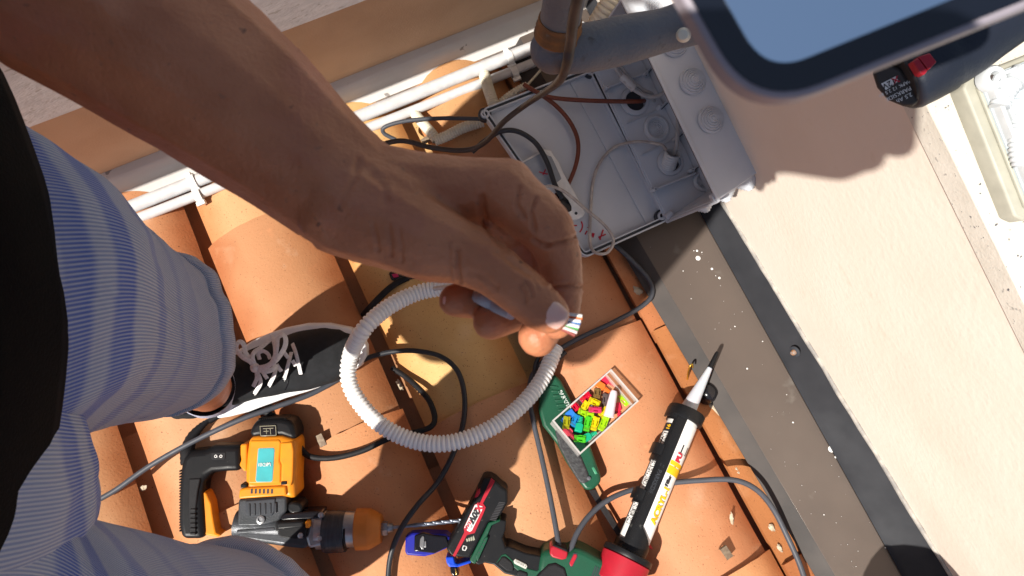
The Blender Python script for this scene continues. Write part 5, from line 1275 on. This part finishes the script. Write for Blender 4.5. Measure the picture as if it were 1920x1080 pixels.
def leg(bm, rings, uvl, hem_in=True, seed=0, u0=0.0, minner=1):
    """rings: (cx, cy, z, rx, ry, rot)"""
    R_ = []
    n = 96
    # interpolate rings
    out = []
    for i in range(len(rings) - 1):
        k = 14
        for j in range(k):
            t = j / k; p0, p1, p2, p3 = rings[max(0, i - 1)], rings[i], rings[i + 1], rings[min(len(rings) - 1, i + 2)]
            out.append([.5 * (2 * b + (c - a) * t + (2 * a - 5 * b + 4 * c - d) * t * t + (3 * b - a - 3 * c + d) * t ** 3) for a, b, c, d in zip(p0, p1, p2, p3)])
    out.append(list(rings[-1]))
    rows = []; u = u0; us = []
    for i, (cx, cy, z, rx, ry) in enumerate(out):
        tt = i / (len(out) - 1); row = []
        for k in range(n):
            a = 2 * PI * k / n
            f = 1 + .034 * noise.noise(V(math.cos(a) * 2.2, math.sin(a) * 2.2, z * 7 + seed)) + .022 * noise.noise(V(math.cos(a) * 5, math.sin(a) * 5 + z * 8, z * 16 + seed)) \
                + .010 * math.sin(a * 7 + z * 22 + seed) * (1 - tt) + .024 * math.sin(z * 95 + 2.2 * math.sin(a * 2 + seed) + 8 * noise.noise(V(a, z * 5, seed))) * max(0, noise.noise(V(math.cos(a) * 1.5, math.sin(a) * 1.5, z * 4 + 9 + seed)) + .35)
            zz = z + (.012 * math.sin(a * 2 + seed) + .006 * math.sin(a * 5 + seed)) * tt
            row.append(bm.verts.new((cx + math.cos(a) * rx * f, cy + math.sin(a) * ry * f, zz)))
        rows.append(row); us.append(u); 
        if i < len(out) - 1: u += (V(*out[i + 1][:3]) - V(*out[i][:3])).length
    if not CUFF[0]:
        for i in range(len(rows) - 1):
            for k in range(n):
                f = bm.faces.new((rows[i][k], rows[i][(k + 1) % n], rows[i + 1][(k + 1) % n], rows[i + 1][k]))
                for lp, a_, b_ in zip(f.loops, [us[i], us[i], us[i + 1], us[i + 1]], [k, k + 1, k + 1, k]): lp[uvl].uv = (a_, b_ / n * .62)
        return
    cuff = .024
    C_ = V(out[-1][0], out[-1][1], 0)
    nm = len(rows)
    # cuff step outwards, then fold inside
    last = rows[-1]
    def ringoff(src, dr, dz):
        return [bm.verts.new(v.co + (V(v.co.x, v.co.y, 0) - C_).normalized() * dr + V(0, 0, dz)) for v in src]
    c1 = ringoff(last, .0028, -.0005); c2 = ringoff(last, .0040, -.014); c3 = ringoff(last, .0030, -.027); c4 = ringoff(last, -.001, -.028); c5 = ringoff(last, -.0025, 0.0); c6 = ringoff(last, -.006, .06)
    seq = rows + [c1, c2, c3, c4, c5, c6]; us += [u + .001, u + .014, u + .027, u + .029, u + .05, u + .1]
    for i in range(len(seq) - 1):
        for k in range(n):
            f = bm.faces.new((seq[i][k], seq[i][(k + 1) % n], seq[i + 1][(k + 1) % n], seq[i + 1][k]))
            f.material_index = 1 if i >= nm + 3 else 0
            vv = [k, k + 1, k + 1, k]; ui = [us[i], us[i], us[i + 1], us[i + 1]]
            for lp, a_, b_ in zip(f.loops, ui, vv): lp[uvl].uv = (a_, b_ / n * .62)
bm = bmesh.new(); uvl = bm.loops.layers.uv.new('UVMap')
leg(bm, [(-.46, -.02, .98, .13, .14), (-.44, -.02, .88, .130, .140), (-.406, -.012, .79, .118, .140), (-.376, -.005, .72, .112, .122), (-.375, -.022, .62, .099, .102), (-.368, -.048, .50, .083, .084)], uvl, seed=1)
leg(bm, [(-.46, -.14, .98, .13, .12), (-.44, -.16, .88, .130, .12), (-.400, -.19, .79, .112, .118), (-.335, -.262, .72, .080, .108), (-.303, -.316, .61, .072, .103), (-.298, -.344, .50, .088, .086)], uvl, seed=4)
CUFF[0] = False
leg(bm, [(-.45, -.10, .98, .13, .15), (-.44, -.11, .86, .140, .15), (-.415, -.125, .77, .135, .125), (-.405, -.13, .70, .105, .085), (-.40, -.13, .655, .04, .03)], uvl, seed=7)
obj('shorts', bm, [shorts_m, inner_m], person, smooth=180, recalc=False)
# shirt
shirtm = mat('black shirt', (.003, .003, .0035), (.0022, .0022, .003), 12, .95, spec=.15, bump=.0008, bscale=500)
bm = bmesh.new(); rows = []; n = 90
prof = [(.775, -.467, -.040, .183, .268), (.79, -.464, -.040, .184, .268), (.85, -.455, -.040, .180, .25), (.95, -.47, -.05, .170, .19), (1.1, -.475, -.065, .15, .175), (1.25, -.46, -.075, .13, .165), (1.33, -.45, -.08, .11, .155), (1.40, -.42, -.07, .08, .10), (1.44, -.40, -.07, .06, .06)]
for i, (z, cx, cy, rx, ry) in enumerate(prof):
    row = []
    for k in range(n):
        a = 2 * PI * k / n; f = 1 + (.028 * noise.noise(V(math.cos(a) * 3, math.sin(a) * 3, z * 3)) + .012 * math.sin(a * 9 + z * 9) * max(0, 1.1 - z)) + (.01 * math.sin(a * 3) if i < 2 else 0)
        if math.sin(a) > 0: ry_ = ry * (1 - .6 * max(0, .3 - math.cos(a)))
        else: ry_ = ry
        row.append(bm.verts.new((cx + math.cos(a) * rx * f, cy + math.sin(a) * ry_ * f, z)))
    rows.append(row)
rows.insert(0, [bm.verts.new(V(v.co.x, v.co.y, 0).lerp(V(-.445, -.045, 0), .02) + V(0, 0, .80)) for v in rows[0]])
for i in range(len(rows) - 1):
    for k in range(n): bm.faces.new((rows[i][k], rows[i][(k + 1) % n], rows[i + 1][(k + 1) % n], rows[i + 1][k]))
for s_, e_ in ((sl, el), (sr, er)):
    tube([s_ + (e_ - s_) * t for t in (-.12, .1, .3, .5, .62)], [.075, .076, .072, .068, .067], 24, bm, cap=False)
obj('shirt', bm, shirtm, person, smooth=180)
# pocket piping on the left leg of the shorts
pk = [D(60, 200, .47), D(95, 225, .478), D(118, 262, .484), D(134, 300, .490), D(136, 335, .486), D(118, 368, .472)]

# ---------------- shoes
s = Z(400, 600, 5.4)
canvas = mat('black canvas', (.010, .011, .013), (.016, .017, .020), 120, .9, bump=.0004, bscale=900)
solem = mat('white rubber sole', (.80, .80, .82), (.72, .72, .74), 40, .5)
lacem = mat('white lace', (.74, .72, .72), (.62, .60, .60), 300, .8, bump=.0003, bscale=900)
def shoe(parent_, o_sole, heel, toe, W_=1.0, laces=True, lab=None):
    s0 = obj('shoe', rprism(o_sole, .0, .026), solem, parent_, bevel=.007, seg=4, label=lab)
    a, b = R(*heel, 0), R(*toe, 0); ax_ = b - a; L0 = ax_.length; ax_ = V(ax_.x, ax_.y, 0).normalized(); sd = V(-ax_.y, ax_.x, 0)
    bm = bmesh.new(); nt, na = 40, 24; rows = []
    wid = [(0, .016), (.04, .029), (.12, .037), (.25, .038), (.4, .0405), (.55, .0455), (.70, .0505), (.82, .048), (.90, .041), (.96, .029), (1, .012)]
    hei = [(0, .05), (.05, .078), (.15, .086), (.28, .090), (.36, .088), (.50, .078), (.62, .066), (.75, .056), (.86, .050), (.94, .043), (1, .030)]
    def ip(tab, t):
        for i in range(len(tab) - 1):
            if t <= tab[i + 1][0]:
                k = (t - tab[i][0]) / (tab[i + 1][0] - tab[i][0]); k = k * k * (3 - 2 * k); return tab[i][1] * (1 - k) + tab[i + 1][1] * k
        return tab[-1][1]
    def pt(t, an, g_=0.0):
        w, h = ip(wid, t) * W_ + g_, ip(hei, t) + g_
        c_, s_ = math.cos(an), math.sin(an)
        x = math.copysign(abs(c_) ** .75, c_) * w; z = abs(s_) ** .8 * (h - .018) + .018
        sway = .009 * math.sin(PI * t)
        q_ = a + ax_ * (t * L0) + sd * (x + sway); return V(q_.x, q_.y, rz(q_.x, q_.y) + z)
    for i in range(nt + 1): rows.append([bm.verts.new(pt(.012 + .976 * i / nt, PI * k / na)) for k in range(na + 1)])
    for i in range(nt):
        for k in range(na):
            t = i / nt
            if .07 < t < .31 and 6 < k < 17: continue        # foot opening
            bm.faces.new((rows[i][k], rows[i][k + 1], rows[i + 1][k + 1], rows[i + 1][k]))
    bm.faces.new(rows[0]); bm.faces.new(rows[-1][::-1])
    obj('upper', bm, canvas, s0, smooth=180)
    # padded collar
    col = [pt(.075 + .245 * (.5 - .5 * math.cos(th_)), PI * (.5 + .27 * math.sin(th_)), .001) for th_ in [2 * PI * k / 40 for k in range(40)]]
    tube(col + [col[0]], .0045, 10, (cb_ := bmesh.new()), cap=False)
    obj('collar', cb_, canvas, s0, smooth=180)
    # toe stitching
    obj('seam', tube([pt(.36 + .22 * math.sin(PI * k / 24 * .5) , PI * (.06 + .16 * k / 24), .0004) for k in range(25)], .0007, 6), M['blackgloss'], s0, smooth=60)
    obj('toe_seam', tube([pt(.60 + .05 * math.sin(PI * k / 24), PI * (.22 + .56 * k / 24), .0004) for k in range(25)], .0007, 6), M['blackgloss'], s0, smooth=60)
    return s0, pt
so = [(328, 750), (330, 738), (345, 728), (395, 712), (440, 660), (470, 640), (500, 626), (535, 614), (575, 606), (615, 606), (655, 614), (676, 626), (687, 648), (687, 668), (676, 686), (652, 704), (612, 722), (575, 735), (535, 747), (500, 760), (465, 773), (430, 782), (395, 787), (362, 781), (340, 769)]
lshoe, spt = shoe(person, so, (340, 752), (680, 651), .93, lab='black canvas sneaker with white sole and laces')
def ribbon(pts, w=.0030, nm='lace'):
    p = [R(x, y, h) for (x, y), h in pts]
    bm = tube(spline(p, 6), w, 8, flat=.2, up=V(0, 0, 1)); obj(nm, bm, lacem, lshoe, smooth=60)
def sl_(pts, hs): return [(c, h) for c, h in zip(s(*pts), hs)]
ribbon(sl_([(800, 238), (840, 350), (885, 550)], (.070, .078, .060)))
ribbon(sl_([(790, 325), (760, 440), (715, 600)], (.076, .083, .066)))
ribbon(sl_([(640, 460), (615, 560), (562, 668)], (.090, .091, .074)))
ribbon(sl_([(480, 480), (510, 540), (545, 595)], (.095, .094, .088)))
ribbon(sl_([(435, 505), (440, 590), (405, 675)], (.095, .092, .080)))
ribbon(sl_([(430, 500), (475, 600), (470, 660), (415, 748)], (.096, .094, .088, .072)))
ribbon(sl_([(640, 450), (665, 490), (690, 520)], (.092, .090, .085)))
ribbon(sl_([(800, 410), (820, 440), (835, 465)], (.086, .085, .082)))
ribbon(sl_([(700, 300), (725, 340), (760, 385)], (.090, .088, .084)))
ribbon(sl_([(430, 480), (370, 420), (290, 370), (232, 285), (262, 218), (310, 250), (325, 330), (385, 410), (430, 470)], (.100, .106, .110, .112, .112, .110, .108, .104, .100)), .0036)
ribbon(sl_([(430, 490), (540, 470), (610, 410), (640, 290), (650, 190), (690, 145), (730, 180), (725, 270), (660, 380), (600, 440), (500, 480), (430, 485)], (.100, .110, .118, .122, .122, .120, .118, .116, .112, .106, .102, .1)), .0040)
ribbon(sl_([(425, 465), (395, 380), (420, 320), (480, 280), (565, 205)], (.100, .108, .108, .104, .096)), .0034)
ribbon(sl_([(590, 430), (625, 350), (620, 250), (590, 150)], (.105, .108, .108, .100)), .003)
ribbon(sl_([(470, 400), (455, 340), (500, 315), (550, 340), (575, 395)], (.098, .104, .106, .104, .1)), .003)
ribbon(sl_([(430, 490), (520, 520), (600, 500), (640, 450)], (.1, .104, .104, .1)), .0036)
obj('lace_knot', lathe(R(*s((430, 480))[0], .096), V(0, 0, 1), [(.006, 0), (.0075, .004), (.004, .008), (0, .009)], 14), lacem, lshoe, smooth=60)
# eyelets and side stitching
for c_, h_ in zip(s((885, 552), (712, 602), (562, 668), (412, 748)), (.058, .066, .073, .072)):
    obj('eyelet', lathe(R(*c_, h_), V(.1, -.5, 1), [(.0016, 0), (.0030, .0006), (.0034, 0)], 12), M['blackgloss'], lshoe, smooth=40)
# low sock
ak = [V(-.447, -.145, .16), V(-.452, -.147, .150), V(-.462, -.152, .12), V(-.470, -.156, .07)]
obj('sock', tube(ak[1:], [.0415, .0450, .046], 30, cap=False), mat('pale grey sock', (.55, .56, .68), (.40, .42, .55), 200, .9, bump=.0006, bscale=700), person, smooth=180)
# right shoe below the frame
so2 = [(x - 90, y + 500) for x, y in so]
shoe(person, so2, (250, 1252), (594, 1152), .86)

# ---------------- white corrugated conduit held in the hand
lp = [(905, 548, 1.10), (865, 538, 1.13), (820, 541, 1.15), (775, 552, 1.15), (725, 578, 1.13), (682, 618, 1.11), (657, 668, 1.14), (655, 718, 1.14), (682, 765, 1.13), (722, 802, 1.12), (775, 826, 1.115), (830, 832, 1.11), (885, 819, 1.115), (938, 792, 1.125), (985, 752, 1.145), (1018, 708, 1.17), (1042, 652, 1.20)]
pts = [D(*p) for p in lp]
def loop_r(d): return .0115
path, L = resample(spline(pts, 14), .0068 / 6)
rr_ = []
for i, p in enumerate(path):
    d = H - p.z
    rr_.append(.0114 + .0017 * (abs(math.cos(PI * i / 6)) ** .7 * 2 - 1))
bm = tube(path, rr_, 28, cap=False); tube(path[-30:], [r - .0030 for r in rr_[-30:]], 28, bm, cap=False)
tag(obj('corrugated_conduit', bm, mat('white corrugated plastic', (.86, .86, .85), (.82, .82, .81), 30, .38, sss=.0), smooth=50), 'white corrugated conduit bent into a loop and held in the hand', 'conduit')
nc = thing('network_cable', 'grey network cable with eight bared coloured wires pinched between thumb and finger', 'cable', D(1060, 605, .37))
obj('sheath', tube(spline([D(815, 541, 1.12), D(838, 538, .98), D(850, 538, .75), D(862, 540, .50), D(895, 556, .40), D(925, 572, .392), D(960, 588, .380)], 8), .0034, 14), plain('blue grey sheath', (.42, .45, .52), .45), nc, smooth=60)
obj('torn_sheath', lump(909, 568, .0, .001, .001, 0, 3), M['white'], nc)
wc = [('white_wire', (.8, .78, .72), (1074, 590), (1088, 592)), ('orange_wire', (.75, .16, .02), (1073, 595), (1088, 597)), ('white_wire', (.8, .8, .8), (1070, 600), (1085, 602)), ('blue_wire', (.03, .16, .45), (1069, 604), (1084, 607)),
      ('white_wire', (.8, .8, .8), (1066, 608), (1082, 612)), ('green_wire', (.04, .35, .06), (1064, 612), (1080, 617)), ('white_wire', (.75, .62, .58), (1062, 616), (1078, 622)), ('brown_wire', (.25, .04, .03), (1058, 619), (1074, 627))]
for i, (nm, c, p0, p1) in enumerate(wc):
    dd_ = .357 + .0010 * (i % 2)
    a_, b_ = D(*p0, dd_), D(*p1, dd_ - .0005); back = a_ - (b_ - a_) * 1.6
    obj(nm, tube([back, a_, b_ + (b_ - a_) * .25], .00085, 10), bpy.data.materials.get('wire %s' % (c,)) or plain('wire %s' % (c,), c, .4), nc, smooth=60)
